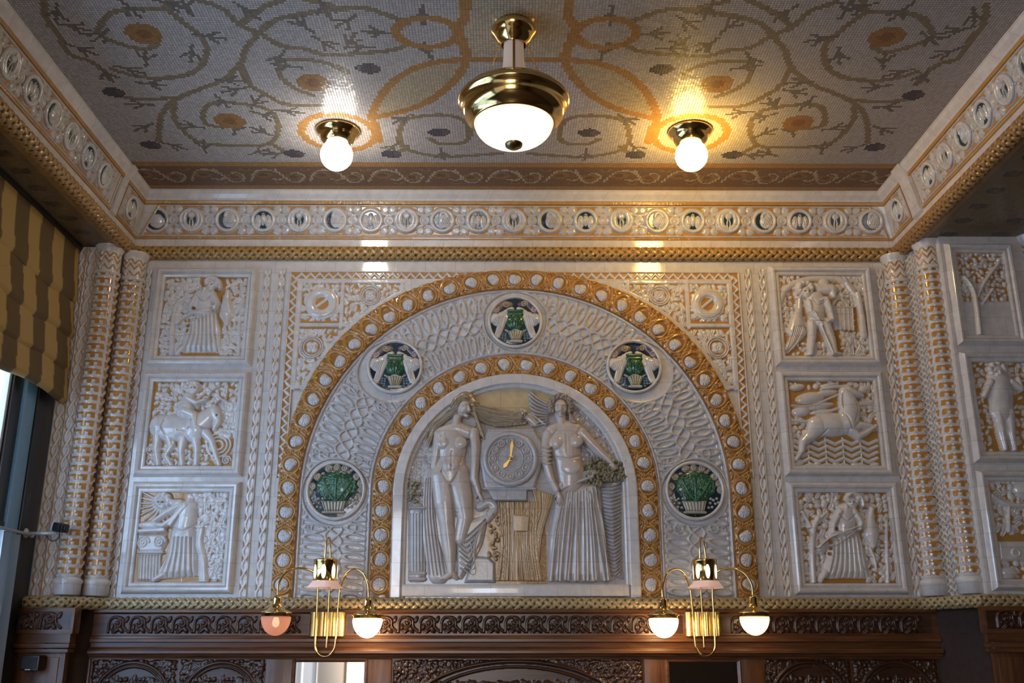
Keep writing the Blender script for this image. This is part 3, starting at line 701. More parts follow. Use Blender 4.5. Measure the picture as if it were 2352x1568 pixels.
def medallion_b(loc, label):
    g = 'lower round medallions with a green bush'; root = thing('basket_medallion', label, 'medallion', (loc[0], -.006, loc[1]), g); cx, cz = loc
    k = .143/262; q = lambda a, b: (cx+(a-638)*k, cz-(b-540)*k)      # crop (600,980) at 3.733
    yb = lambda base: (lambda U, V, H: np.stack([U, -base-H, V], -1))
    def rel(): return Rel(cx-.148, cx+.148, cz-.148, cz+.148, .0017, TEAL)
    r = rel(); r.ring(cx, cz, .136, .009, .016, WHITE); r.mesh('rim', M_glaze, root, yb(.012), cut=True)
    r = rel(); r.ell(cx, cz, .131, .131, .004, (.02, .05, .07), flat=True); r.mesh('dark_ground', M_glaze, root, yb(.008), cut=True)
    r = rel()
    SC = [(565, 345), (640, 338), (712, 345), (470, 420), (815, 420), (430, 505), (855, 480), (868, 535), (410, 560)]
    for i, (a, b) in enumerate(SC): r.ell(*q(a, b), .020, .019, .008, (.40, .34, .26)); r.spiral(*q(a, b), .015, 1.5, .0035, .005, (.50, .44, .34), i, 1, .007)
    for a, b in ((610, 375), (680, 375), (590, 330), (750, 380), (520, 390), (770, 360)): r.ell(*q(a, b), .011, .008, .009, (.38, .32, .25))
    Mk = np.hypot(*np.meshgrid(r.U-cx, r.Vv-cz)) < .129; r.H[~Mk] = 0; r.M &= Mk; r.mesh('scroll_garland', M_glaze, root, yb(.011), cut=True)
    r = rel(); rg = np.random.default_rng(5)
    r.ell(*q(645, 500), .098, .072, .016, (.025, .10, .05)); r.poly([q(*p) for p in ((500, 520), (800, 520), (740, 640), (535, 640))], .014, (.02, .09, .045), .012)
    for i in range(150):
        a, b = rg.uniform(0, 2*PI), math.sqrt(rg.random()); x, z = 645+b*165*math.cos(a), 505+b*115*math.sin(a)
        r.leaf(*q(x, z), .011, .0065, rg.uniform(0, 3), .006, ((.03, .14, .07), (.05, .20, .10), (.10, .22, .13))[i % 3], .012*math.sqrt(max(.2, 1-b*b)))
    for a in (520, 640, 780): r.path([q(640, 640), q((a+640)/2, 560), q(a, 440)], .004, .008, (.03, .16, .08), base=.012)
    r.mesh('green_bush', M_glaze, root, yb(.012), cut=True)
    r = rel()
    for e in (-1, 1):
        for i, (a, b) in enumerate(((105, 610), (135, 650), (165, 625), (195, 610), (180, 655), (150, 685), (118, 690), (208, 645), (142, 612))): r.ell(*q(632+e*a, b), .0075, .0065, .009, (.56, .54, .5)); r.ell(*q(632+e*a, b), .0025, .0025, .003, CREAM, 0, .008)
    r.mesh('white_flowers', M_glaze, root, yb(.012), cut=True, kind='stuff')
    r = rel(); r.poly([q(*p) for p in ((512, 632), (738, 632), (712, 722), (548, 722))], .016, (.55, .52, .45), .006); r.cap(q(535, 732), q(722, 732), .006, .006, .014, (.5, .46, .36))
    for i in range(7): r.groove([q(535+i*30, 640), q(560+i*23, 720)], .002, .010, False, (.2, .2, .14))
    r.mesh('fluted_basket', M_glaze, root, yb(.014), cut=True)
    return root
medallion_b((-.865, 2.338), 'lower left round medallion with a green bush in a white basket')
medallion_b((.867, 2.338), 'lower right round medallion with a green bush in a white basket')

# ---- spandrel panels with zigzag border
def spandrel(sx):
    sn = 'left' if sx < 0 else 'right'
    root = thing('spandrel_panel', '%s spandrel panel of ringed rosettes edged with an ochre zigzag' % sn, 'wall panel', (sx*1.0, 0, 3.2))
    k = lambda a, b: (lambda p: (sx*abs(p[0]), p[1]))(wall(600+a/3.92, 600+b/3.92))
    def rr(U): th = 0; return U
    def outside(U, V): 
        th = np.arctan2(V-ZS, np.abs(U)); r = np.hypot(U, np.maximum(V-ZS, 0)); lim = 1.135*(1+.03*np.sin(2*th)**2); return (r > lim-.012) & (np.abs(U) > .0)
    xa, xb = sorted((sx*1.16, sx*.02))
    # zigzag border
    R = Rel(xa, xb, 2.40, 3.472, .0025, OCH)
    R.M[:] = False
    hb, vb = 3.447, sx*1.136
    zz = [(sx*(1.125-i*.0235), hb+(.0125 if i % 2 else -.0125)) for i in range(48)]; R.path(zz, .0058, .008, WHITE, smooth=False, flat=True)
    zz = [(vb+(.0125 if i % 2 else -.0125), 3.447-i*.0235) for i in range(46)]; R.path(zz, .0058, .008, WHITE, smooth=False, flat=True)
    R.M[:] = (R.Vv[:, None] > 3.428) | (np.abs(R.U)[None, :] > 1.117)
    R.cap((sx*1.115, 2.4), (sx*1.115, 3.428), .005, .005, .010, WHITE); R.cap((sx*1.117, 3.427), (sx*.02, 3.427), .005, .005, .010, WHITE)
    R.cap((sx*1.157, 2.4), (sx*1.157, 3.47), .004, .004, .010, WHITE); R.cap((sx*1.157, 3.469), (sx*.02, 3.469), .004, .004, .010, WHITE)
    R.mesh('zigzag_border', M_glaze, root, cut=True, keep=outside)
    # carved field
    R = Rel(xa, xb, 2.84, 3.425, .0025, OCH)
    R.M[:] = False
    def field(pts, seed, n, r0, r1):
        xs = [p[0] for p in pts]; zs = [p[1] for p in pts]; Q = Rel(min(xs), max(xs), min(zs), max(zs), R.res, OCH); Q.foliage((min(xs), max(xs), min(zs), max(zs)), n, r0, r1, .008, WHITE, .5, seed); 
        i0 = int(round((Q.u0-R.u0)/R.res)); j0 = int(round((Q.v0-R.v0)/R.res)); nv = min(Q.nv, R.nv-j0); nu = min(Q.nu, R.nu-i0)
        R.H[j0:j0+nv, i0:i0+nu] = Q.H[:nv, :nu]; R.Cc[j0:j0+nv, i0:i0+nu] = Q.Cc[:nv, :nu]
    X = lambda a: sx*a
    bx = lambda a, b: tuple(sorted((X(a), X(b))))
    (a, b) = bx(1.092, .897); field([(a, 3.202), (b, 3.402)], 1, 46, .014, .022)
    (a, b) = bx(.872, .40); field([(a, 3.18), (b, 3.402)], 2, 110, .014, .024)
    (a, b) = bx(1.092, .62); field([(a, 2.865), (b, 3.158)], 3, 150, .014, .026)
    c1 = (X(.987), 3.296); R.ell(*c1, .08, .08, .006, WHITE, flat=True); R.ring(*c1, .060, .021, .014, WHITE, .004); R.ell(*c1, .040, .040, 0, OCH)
    w_ = R.win(c1[0]-.04, c1[0]+.04, c1[1]-.04, c1[1]+.04); sl, XX, ZZ = w_; m = np.hypot(XX-c1[0], ZZ-c1[1]) < .034; R.H[sl][m] = .001; R.Cc[sl][m] = OCH
    R.cap((c1[0]-.028, c1[1]-.018*1), (c1[0]+.026, c1[1]+.026), .008, .008, .008, WHITE, flat=True)
    R.ring(*c1, .083, .004, .01, WHITE)
    for (cx, cz, rr_) in ((X(.742), 3.340, .05), (X(1.024), 3.062, .054)):
        w_ = R.win(cx-.06, cx+.06, cz-.06, cz+.06); sl, XX, ZZ = w_; m = np.hypot(XX-cx, ZZ-cz) < rr_+.006; R.H[sl][m] = .0; R.Cc[sl][m] = OCH
        R.ring(cx, cz, rr_, .0045, .012, WHITE); R.ring(cx, cz, rr_-.011, .004, .010, WHITE)
        for i in range(4): R.ell(cx+.016*math.cos(i*PI/2+.785), cz+.016*math.sin(i*PI/2+.785), .018, .018, .012, WHITE)
        R.ell(cx, cz, .010, .010, .015, WHITE); R.ring(cx, cz, .014, .003, .004, WHITE, .010)
    for p in ((1.068, 3.385), (.915, 3.225), (1.068, 3.225), (.915, 3.385)): R.ell(X(p[0]), p[1], .016, .016, .010, WHITE); R.spiral(X(p[0]), p[1], .011, 1.5, .003, .004, WHITE, 0, 1, .009)
    for p, q_ in (((1.117, 3.415), (.02, 3.415)), ((1.104, 2.84), (1.104, 3.42)), ((.885, 3.17), (.885, 3.42)), ((1.11, 3.18), (.75, 3.18)), ((1.11, 2.855), (.95, 2.855)), ((.58, 3.33), (.58, 3.42))):
        R.cap((X(p[0]), p[1]), (X(q_[0]), q_[1]), .012, .012, .010, WHITE, flat=True)
    # plain strip that follows the arch
    UU, VV = np.meshgrid(R.U, R.Vv); th = np.arctan2(VV-ZS, np.abs(UU)); r = np.hypot(UU, VV-ZS); lim = 1.135*(1+.03*np.sin(2*th)**2); m = r < lim+.030
    R.H[m] = .010; R.Cc[m] = WHITE; far = np.abs(UU) < .56; R.H[far] = .008; R.Cc[far] = WHITE
    R.M[:] = True
    R.mesh('carved_field', M_glaze, root, keep=lambda U, V: outside(U, V) & (np.abs(U) < 1.116) & (V < 3.4265))
    xa_, xb_ = sorted((sx*1.112, sx*.95)); 
    return root
spandrel(-1); spandrel(1)
# ================================================================== FRIEZE OF ROUNDELS UNDER THE CEILING
SLO, SLI, SLEN = .019, .058, .1677
TILT = math.atan2(.039, .163); CN, SN = math.cos(TILT), math.sin(TILT)
def slope_pt(side, u, v, h=0.):
    """u along the wall (x on the back wall, distance from the back wall on the sides), v up the canted bed"""
    o = SLO+v*SN+h*CN; z = 3.657+v*CN-h*SN
    if side == 'back': return u, -o+0*u, z+0*u
    return (-HW+o+0*u, -u, z+0*u) if side == 'left' else (HW-o+0*u, -u, z+0*u)
def roundel_rel(kind):
    R = Rel(-.066, .066, -.066, .066, .0017, OCH); D = (.015, .045, .07) if kind != 3 else PLUM
    R.ell(0, 0, .062, .062, .003, D, flat=True); R.ring(0, 0, .055, .0095, .010, LGREY, .001)
    W2 = (.60, .585, .57)
    if kind == 0:     # palmette
        R.ell(0, .023, .018, .018, .012, W2); R.ring(0, .023, .010, .003, .004, W2, .008)
        for e in (-1, 1):
            R.path([(e*.004, -.045), (e*.008, -.015), (e*.004, .005)], .0035, .010, W2)
            R.path([(e*.010, -.042), (e*.032, -.02), (e*.036, .012), (e*.026, .038), (e*.012, .046)], .0125, .010, W2)
            for i in range(7): R.ell(e*(.047*math.sin(.5+i*.33)), .047*math.cos(.5+i*.33), .0045, .0055, .010, W2)
    elif kind == 1:   # curled bird with a dark crescent to its left
        R.ell(.012, -.004, .036, .038, .014, W2); R.path([(.03, .02), (.012, .040), (-.006, .034), (-.010, .018)], .010, .013, W2)
        for i in range(4): R.groove([(-.006+i*.009, -.028), (.010+i*.010, .010)], .0013, .005)
        R.ell(.014, -.044, .010, .006, .006, D, flat=True, base=.001)
    else:             # paired owl-like birds, dark cap above
        R.ell(0, .004, .014, .034, .014, W2)
        for e in (-1, 1): R.ell(e*.026, -.008, .018, .036, .011, W2); R.groove([(e*.020, .015), (e*.028, -.035)], .0014, .004); R.ell(e*.005, .026, .003, .003, .002, D, 0, .012)
    return R
RR = []
for k in (0, 1, 2):
    o = roundel_rel(k).mesh('tmp', M_glaze, None, lambda U, V, H: np.stack([U, -H-.0035, V], -1), cut=True); RR.append(o.data); bpy.data.objects.remove(o)
def frieze(name, label, side, u0, u1, uc, taper0=True, taper1=True, first=0, sp=.1865):
    """u0..u1 at the lower edge; an end with a taper follows the mitre"""
    mid = (u0+u1)/2; x, y, z = slope_pt(side, mid, 0.)
    root = thing(name, label, 'frieze', (x, y, z)); R = Rel(u0, u1, 0, SLEN, .0026, OCH)
    U, V = np.meshgrid(R.U, R.Vv)
    e0 = lambda V: u0+(V*.55 if taper0 else 0); e1 = lambda V: u1-(V*.55 if taper1 else 0)
    k0 = int(math.ceil((u0-uc)/sp-.5)); k1 = int(math.floor((u1-uc)/sp+.5)); VC = .087; W2 = (.58, .56, .545)
    for k in range(k0, k1+1):
        c = uc+k*sp
        R.ring(c+sp/2, VC, .021, .007, .008, W2); R.spiral(c+sp/2, VC, .013, 1.3, .004, .006, W2, 0, 1, .002); R.ell(c+sp/2, VC, .006, .006, .009, W2); R.ell(c+sp/2, VC, .030, .028, .0045, W2, flat=True); R.ring(c, VC, .061, .008, .007, W2)
        if c-.058 < u0+.030 or c+.058 > u1-.030: R.ell(c, VC, .053, .053, .006, (.015, .045, .07), flat=True); R.ell(c+(.014 if c > 0 else .006), VC-.006, .042, .040, .013, W2)
        for e in (-1, 1):
            R.path([(c+e*.045, VC+.045), (c+e*.070, VC+.030), (c+e*(sp/2-.004), VC+.030)], .007, .007, W2); R.path([(c+e*.045, VC-.045), (c+e*.068, VC-.030), (c+e*(sp/2-.01), VC-.028)], .007, .007, W2)
            for q in (-1, 1): R.ell(c+sp/2+e*.020, VC+q*.055, .0215, .0205, .007, W2); R.ring(c+sp/2+e*.019, VC+q*.055, .011, .003, .003, W2, .004)
            for q in (-1, 1): R.ell(c+e*.058, VC+q*.062, .008, .008, .006, W2); 
    for v in (.004, SLEN-.004): R.cap((u0, v), (u1, v), .0045, .0045, .008, W2)
    R.M[:] = True
    for ee, tp, sg in ((e0, taper0, 1), (e1, taper1, -1)):
        for w0, w1, col in ((.0, .010, OCH), (.010, .016, W2)):
            m = ((U-ee(V))*sg >= w0) & ((U-ee(V))*sg < w1); R.H[m] = .007; R.Cc[m] = col
    keep = lambda U, V: (U >= e0(V)) & (U <= e1(V))
    R.mesh('scroll_ground', M_glaze, root, lambda U, V, H: np.stack(slope_pt(side, U, V, H+.0012), -1), keep=keep)
    for i, k in enumerate(range(k0, k1+1)):
        c = uc+k*sp
        if c-.058 < u0+.030 or c+.058 > u1-.030: continue
        x1, y1, z1 = slope_pt(side, c, VC, .004); o = bpy.data.objects.new('roundel', RR[(k+first) % 3]); C.objects.link(o); o.parent = root
        o.location = (x1-x, y1-y, z1-z); o.rotation_euler = (TILT, 0, {'back': 0, 'left': PI/2, 'right': -PI/2}[side])
    return root
frieze('roundel_frieze', 'long roundel frieze across the back wall under the ceiling', 'back', -1.955, 1.955, -.005, first=0)
frieze('roundel_frieze', 'long roundel frieze running forward along the left beam', 'left', .40, 2.42, .55, False, False, 1)
frieze('roundel_frieze', 'long roundel frieze running forward along the right beam', 'right', .43, 2.42, .58, False, False, 2)
frieze('corner_frieze', 'short framed frieze piece in the upper left corner of the room', 'left', .075, .305, .19, True, False, 2)
frieze('corner_frieze', 'short framed frieze piece in the upper right corner of the room', 'right', .075, .30, .19, True, False, 2)
for side, sx, a, b in (('left', -1, .32, .37), ('right', 1, .315, .41)):
    V = []; xs = sx
    for o_, z_ in ((.006, 3.625), (.030, 3.64), (.075, 3.83), (.112, 3.888)):
        for yy in (a, b): V.append((sx*(HW-o_), -yy, z_))
    for o_, z_ in ((-.002, 3.625), (-.002, 3.888)):
        for yy in (a, b): V.append((sx*(HW-o_), -yy, z_))
    F = [(0, 1, 3, 2), (2, 3, 5, 4), (4, 5, 7, 6), (0, 2, 4, 6, 10, 8), (1, 3, 5, 7, 11, 9)]
    struct('trim_rib_'+side, V, F, M_tile)
    # bed of the frieze
for side in ('back', 'left', 'right'):
    if side == 'back': V = [(-HW+.014, -.014, 3.644), (HW-.014, -.014, 3.644), (HW-.062, -.062, 3.838), (-HW+.062, -.062, 3.838)]
    else:
        s_ = -1 if side == 'left' else 1; V = [(s_*(HW-.014), -.014, 3.644), (s_*(HW-.014), YEND, 3.644), (s_*(HW-.062), YEND, 3.838), (s_*(HW-.062), -.062, 3.838)]
    struct('trim_frieze_bed_'+side, V, [(0, 1, 2, 3)], M_tile)

# ================================================================== CORNER COLUMNS
def column(label, cx, cy, r, u_off=0., group=None):
    z0, z1 = 1.842, 3.545; root = thing('corner_column', label, 'column', (cx, cy, z0), group)
    ringp = MB(); n = 48
    cap_z = z1-.155
    prof = [(r*1.28, z1-.001), (r*1.28, z1-.022), (r*1.18, z1-.030)]
    def cyl(R, zlo, r0): return lambda U, V, H: np.stack([cx+(r0+H)*np.sin(U/r), cy-(r0+H)*np.cos(U/r), V], -1)
    # capital: zigzag bands in ochre and white
    R = Rel(-PI*r, PI*r, cap_z, z1, .0025, WHITE)
    U, V = np.meshgrid(R.U, R.Vv); per = 2*PI*r/8; tri = np.abs(frac(U/per)-.5)*2*.028
    R.H[:] = .006+.014*np.clip((V-(z1-.035))/.03, 0, 1)
    for k, zc in enumerate((z1-.058, z1-.088, z1-.128)):
        d = V-(zc+tri-.014); m = (d > 0) & (d < (.013 if k < 2 else .011)) & (V < z1-.040) & (V > cap_z+.020); R.Cc[m] = OCH; R.H[m] = .001
    m = (V > cap_z+.004) & (V < cap_z+.020); R.H[m] = .012
    R.mesh('capital', M_glaze, root, cyl(R, cap_z, r))
    # shaft
    R = Rel(-PI*r, PI*r, z0+.075, cap_z, .0025, WHITE)
    U, V = np.meshgrid(R.U, R.Vv); pz = .0425; fv = frac((V-z0)/pz); per = 2*PI*r/3; fu = frac((U-u_off)/per+.5)-.5
    R.H[:] = .004+.003*np.sin(fv*2*PI-.4)
    ft = frac((fu+.43)/.86*2.5+.0); tooth = ft < .62
    body = (np.abs(fu) < .43)
    m = body & ((fv > .55) & (fv < .86)); m2 = body & (fv > .12+.10*(np.abs(ft-.25)/.25)**2) & (fv <= .62) & tooth
    R.Cc[m | m2] = OCH; R.H[m | m2] = .001
    cv = body & (np.hypot((ft-.75)*.9, (fv-.40)*1.0) < .20); R.H[cv] = .011
    R.mesh('shaft', M_glaze, root, cyl(R, z0, r))
    b = MB().lathe([(r*1.02, 0), (r*1.18, .003), (r*1.18, .05), (r*1.25, .056), (r*1.25, .066), (r*1.05, .078)], cx, cy, z0, 40); b.obj('base', M_tile, root, True)
    return root
column('left inner column, in the corner beside the relief wall', -1.955, -.035, .053, .008)
column('left outer column, beside the window reveal strips', -2.045, -.135, .052)
column('right inner column, in the corner beside the relief wall', 1.962, -.035, .053)
column('right outer column, against the projecting right pier', 2.048, -.225, .052)
column('column at the far right edge, beyond the pier reliefs', 2.535, -.30, .054)
# return walls behind the columns, and the fine strips between each pair
struct('wall_return_left', [(-1.97, 0, 1.8), (-2.078, -.17, 1.8), (-2.078, -.17, 3.545), (-1.97, 0, 3.545)], [(0, 1, 2, 3)], M_tile)
struct('wall_return_right', [(1.98, 0, 1.8), (2.08, -.30, 1.8), (2.08, -.30, 3.545), (1.98, 0, 3.545)], [(0, 1, 2, 3)], M_tile)
def mini_strip(label, p, q):
    p = np.array(p); q = np.array(q); L = np.hypot(*(q-p)); t = (q-p)/L; nrm = np.array([t[1], -t[0]])
    if nrm[1] > 0: nrm = -nrm
    R = Rel(0, L, 1.842, 3.535, .0025, (.42, .33, .22)); U, V = np.meshgrid(R.U, R.Vv)
    for ph, c in ((0, L*.33), (PI, L*.67)):
        for sg in (1, -1):
            x = c+sg*L*.13*np.sin(2*PI*V/.062+ph); d = np.abs(U-x)/.0042; m = d < 1; R.put((slice(None), slice(None)), (.006*np.sqrt(np.maximum(0, 1-d*d))+.002*(1+sg*np.cos(2*PI*V/.062+ph))).astype(np.float32), m, WHITE)
    for e in (0, L): R.cap((e, 1.842), (e, 3.535), .005, .005, .007, WHITE)
    o = R.mesh('braided_strip', M_glaze, None, lambda U, V, H: np.stack([p[0]+t[0]*U+nrm[0]*H, p[1]+t[1]*U+nrm[1]*H, V], -1)); props(o, label, 'carved strip')
mini_strip('fine braided strip between the two left corner columns', (-2.035, -.065), (-1.99, -.02))
mini_strip('fine braided strip between the two right corner columns', (1.992, -.055), (2.035, -.155))
guilloche('twisted_strip', 'pale twisted strip on the left reveal, next to the window', -2.175, 1.842, 3.535, -.157, .05)
guilloche('twisted_strip', 'pale twisted strip on the left reveal, next to the outer column', -2.122, 1.842, 3.535, -.157, .05)

# ================================================================== RELIEF PANELS
def relief_panel(label, x0, x1, z0, z1, y, draw, fw=.03, res=.0022, f2=.018):
    """carved field x0..x1, z0..z1 inside a moulded frame"""
    root = thing('relief_panel', label, 'relief panel', ((x0+x1)/2, y, (z0+z1)/2))
    R = Rel(x0, x1, z0, z1, res, OCH); draw(R)
    R.H[[0, -1], :] = .0; R.M[:] = True
    R.mesh('carved_scene', M_glaze, root, lambda U, V, H: np.stack([U, y-H-.002, V], -1), blur=1)
    # frame: plain band, then a moulded bead, mitred
    prof = [(-.002, .002), (.0, .016), (.006, .020), (f2-.004, .020), (f2, .016), (f2+.002, .023), (f2+.007, .030), (f2+.016, .032), (f2+fw-.006, .026), (f2+fw, .012), (f2+fw+.004, .001)]
    V = []; F = []
    for o_, h in prof:
        for (a, b) in ((x0-o_, z0-o_), (x1+o_, z0-o_), (x1+o_, z1+o_), (x0-o_, z1+o_)): V.append((a, y-h, b))
    for i in range(len(prof)-1):
        for k in range(4): F.append((i*4+k, i*4+(k+1) % 4, (i+1)*4+(k+1) % 4, (i+1)*4+k))
    o = mk('moulded_frame', V, F, M_tile, root); autosmooth(o, .5)
    return root
def mapper(cx0, cy0, s, y=0.): return lambda a, b: wall(cx0+a/s, cy0+b/s, y)
def fol(R, q, boxes, seed=1, h=.011):
    for i, (a0, b0, a1, b1, n, r0, r1) in enumerate(boxes):
        p, p2 = q(a0, b1), q(a1, b0); R.foliage((p[0], p2[0], p[1], p2[1]), n, r0, r1, h, WHITE, .55, seed+i)
def folds(R, q, lines, w=.0028, d=.010):
    for l in lines: R.groove([q(*p) for p in l], w, d)
def face(R, x, z, r, base, turn=0.):
    """a small carved head: brow, nose, eyes, mouth"""
    t = turn*r*.3
    R.ell(x, z, r*.82, r, r*.62, WHITE, 0, base); R.cap((x+t, z+r*.2), (x+t*1.4, z-r*.15), r*.09, r*.15, r*.22, WHITE, base+r*.55)
    for e in (-1, 1): R.ell(x+t+e*r*.32, z+r*.14, r*.15, r*.08, r*.18, None, 0, base+r*.42, mode='cut'); R.cap((x+t+e*r*.15, z+r*.30), (x+t+e*r*.5, z+r*.27), r*.06, r*.05, r*.1, WHITE, base+r*.5)
    R.groove([(x+t-r*.2, z-r*.38), (x+t+r*.2, z-r*.38)], r*.06, r*.12, False)

def woman_with_jug(q, D):
    def draw(R):
        g = lambda *p: q(*p)
        fol(R, q, [(400, 250, 930, 1370, 74, .015, .025), (1290, 250, 1690, 1370, 64, .013, .023), (900, 230, 1000, 420, 8, .015, .022)], D)
        R.path([g(600, 1380), g(610, 1000), g(650, 700), g(720, 560)], .016, .020, WHITE, .013); R.path([g(640, 720), g(560, 560), g(520, 480)], .009, .016, WHITE); R.path([g(700, 600), g(840, 480)], .008, .016, WHITE)
        R.path([g(1560, 1380), g(1580, 900), g(1600, 600)], .011, .015, WHITE, .007)
        # robe
        R.poly([g(*p) for p in ((880, 790), (1230, 720), (1300, 1000), (1330, 1320), (700, 1310), (760, 1080))], .027, WHITE, .03)
        R.limb([g(1080, 500), g(1060, 640), g(1060, 800)], [.052, .050, .046], [.034, .036, .032])
        R.limb([g(1000, 480), g(900, 640), g(880, 740), g(1010, 760)], [.022, .019, .016, .013], [.036, .038, .036, .040]); R.ell(*g(1030, 755), .015, .012, .036, WHITE)
        R.limb([g(1180, 480), g(1260, 620), g(1230, 690)], [.022, .018, .014], [.034, .036, .036])
        R.path([g(1080, 420), g(1070, 470)], .016, .034, WHITE)
        for a in range(6): R.ell(*g(1185+70*math.cos(a), 310+55*math.sin(a)), .020, .018, .030, WHITE)
        face(R, *g(1170, 370), .030, .012, -.5); R.path([g(1100, 300), g(1180, 250), g(1280, 300), g(1300, 400)], .013, .032, WHITE)
        folds(R, q, [[(900+i*52, 840-i*14), (880+i*58, 1050), (800+i*78, 1300)] for i in range(7)], .0035, .013); folds(R, q, [[(880, 790), (1050, 790), (1230, 690)], [(900, 830), (1060, 830), (1240, 740)], [(980, 520), (1080, 600), (1180, 520)]], .0028, .009)
        R.path([g(690, 930), g(860, 800), g(1240, 660)], .0055, .038, WHITE); R.path([g(700, 960), g(900, 905), g(1240, 680)], .003, .036, WHITE, .002)
        # hanging jug
        R.limb([g(1410, 450), g(1390, 560), g(1390, 760), g(1400, 900)], [.016, .022, .038, .018], [.028, .030, .034, .026]); R.path([g(1360, 940), g(1400, 1060), g(1420, 1200)], .007, .018, WHITE)
        R.limb([g(690, 1340), g(760, 1250)], [.016, .020], [.026, .026])
        for a, b in ((930, 700), (855, 860), (850, 940), (830, 1010)): R.ell(*g(a, b), .008, .008, .05, None, mode='cut'); w_ = R.win(g(a, b)[0]-.006, g(a, b)[0]+.006, g(a, b)[1]-.006, g(a, b)[1]+.006); R.Cc[w_[0]] = OCH
        p0, p1 = g(740, 1380), g(1070, 1325); w_ = R.win(p0[0], p1[0], p0[1], p1[1]); R.H[w_[0]] = .001; R.Cc[w_[0]] = OCH
    return draw
def child_on_bull(R):
    q = mapper(290, 840, 6.03); g = q
    fol(R, q, [(380, 230, 1570, 680, 80, .014, .024), (1230, 500, 1560, 980, 26, .016, .028), (300, 1080, 1180, 1380, 44, .010, .018)], 11)
    R.path([g(420, 640), g(480, 560)], .007, .014); R.path([g(380, 700), g(470, 620), g(560, 690)], .006, .014)
    for r_ in (165, 115, 62): R.ring(*g(1285, 1100), r_*.000352, .0058, .012, WHITE)
    R.spiral(*g(1390, 1310), .024, 1.9, .0048, .012, WHITE); R.spiral(*g(350, 1180), .030, 1.5, .005, .012, WHITE); R.spiral(*g(340, 1330), .022, 1.5, .005, .012, WHITE)
    R.path([g(1110, 1040), g(1180, 1240), g(1260, 1350)], .0055, .012); R.path([g(1560, 1000), g(1470, 1200)], .006, .012)
    # legs, body, head
    for P in ([(450, 950), (430, 1150), (460, 1380)], [(600, 980), (640, 1120), (560, 1250), (640, 1380)], [(960, 960), (990, 1150), (980, 1390)], [(1080, 900), (1190, 1040), (1240, 1200), (1300, 1380)], [(800, 1000), (770, 1180), (790, 1380)]):
        R.limb([g(*p) for p in P], [.028, .019, .015, .012][:len(P)], [.030, .026, .024, .022][:len(P)])
    R.ell(*g(680, 860), .118, .070, .040, WHITE, .05); R.ell(*g(480, 840), .055, .062, .038); R.ell(*g(950, 870), .065, .070, .042)
    R.limb([g(1000, 840), g(1140, 720), g(1230, 640)], [.060, .048, .036], [.042, .040, .036]); R.limb([g(1230, 640), g(1290, 760), g(1240, 880)], [.036, .026, .016], [.038, .036, .032])
    R.path([g(1240, 560), g(1330, 480), g(1420, 510)], .008, .034, WHITE, .003); R.ell(*g(1280, 700), .0045, .0045, .006, None, 0, .034, mode='cut')
    folds(R, q, [[(960, 700), (1000, 800), (1010, 870)], [(560, 760), (520, 860), (560, 960)], [(740, 900), (860, 920), (900, 860)]], .003, .008)
    # child
    R.limb([g(830, 640), g(850, 540), g(880, 440)], [.046, .040, .030], [.044, .042, .036]); R.limb([g(870, 460), g(1000, 530), g(1110, 490)], [.018, .016, .012], [.040, .042, .040]); R.limb([g(830, 640), g(960, 700), g(990, 860), g(1060, 880)], [.030, .025, .018, .012], [.050, .052, .048, .046])
    for a in range(8): R.ell(*g(930+70*math.cos(a*.8), 300+66*math.sin(a*.8)), .018, .017, .036)
    face(R, *g(945, 330), .030, .018, .5); R.path([g(1130, 500), g(1210, 360), g(1320, 290)], .005, .030, WHITE)
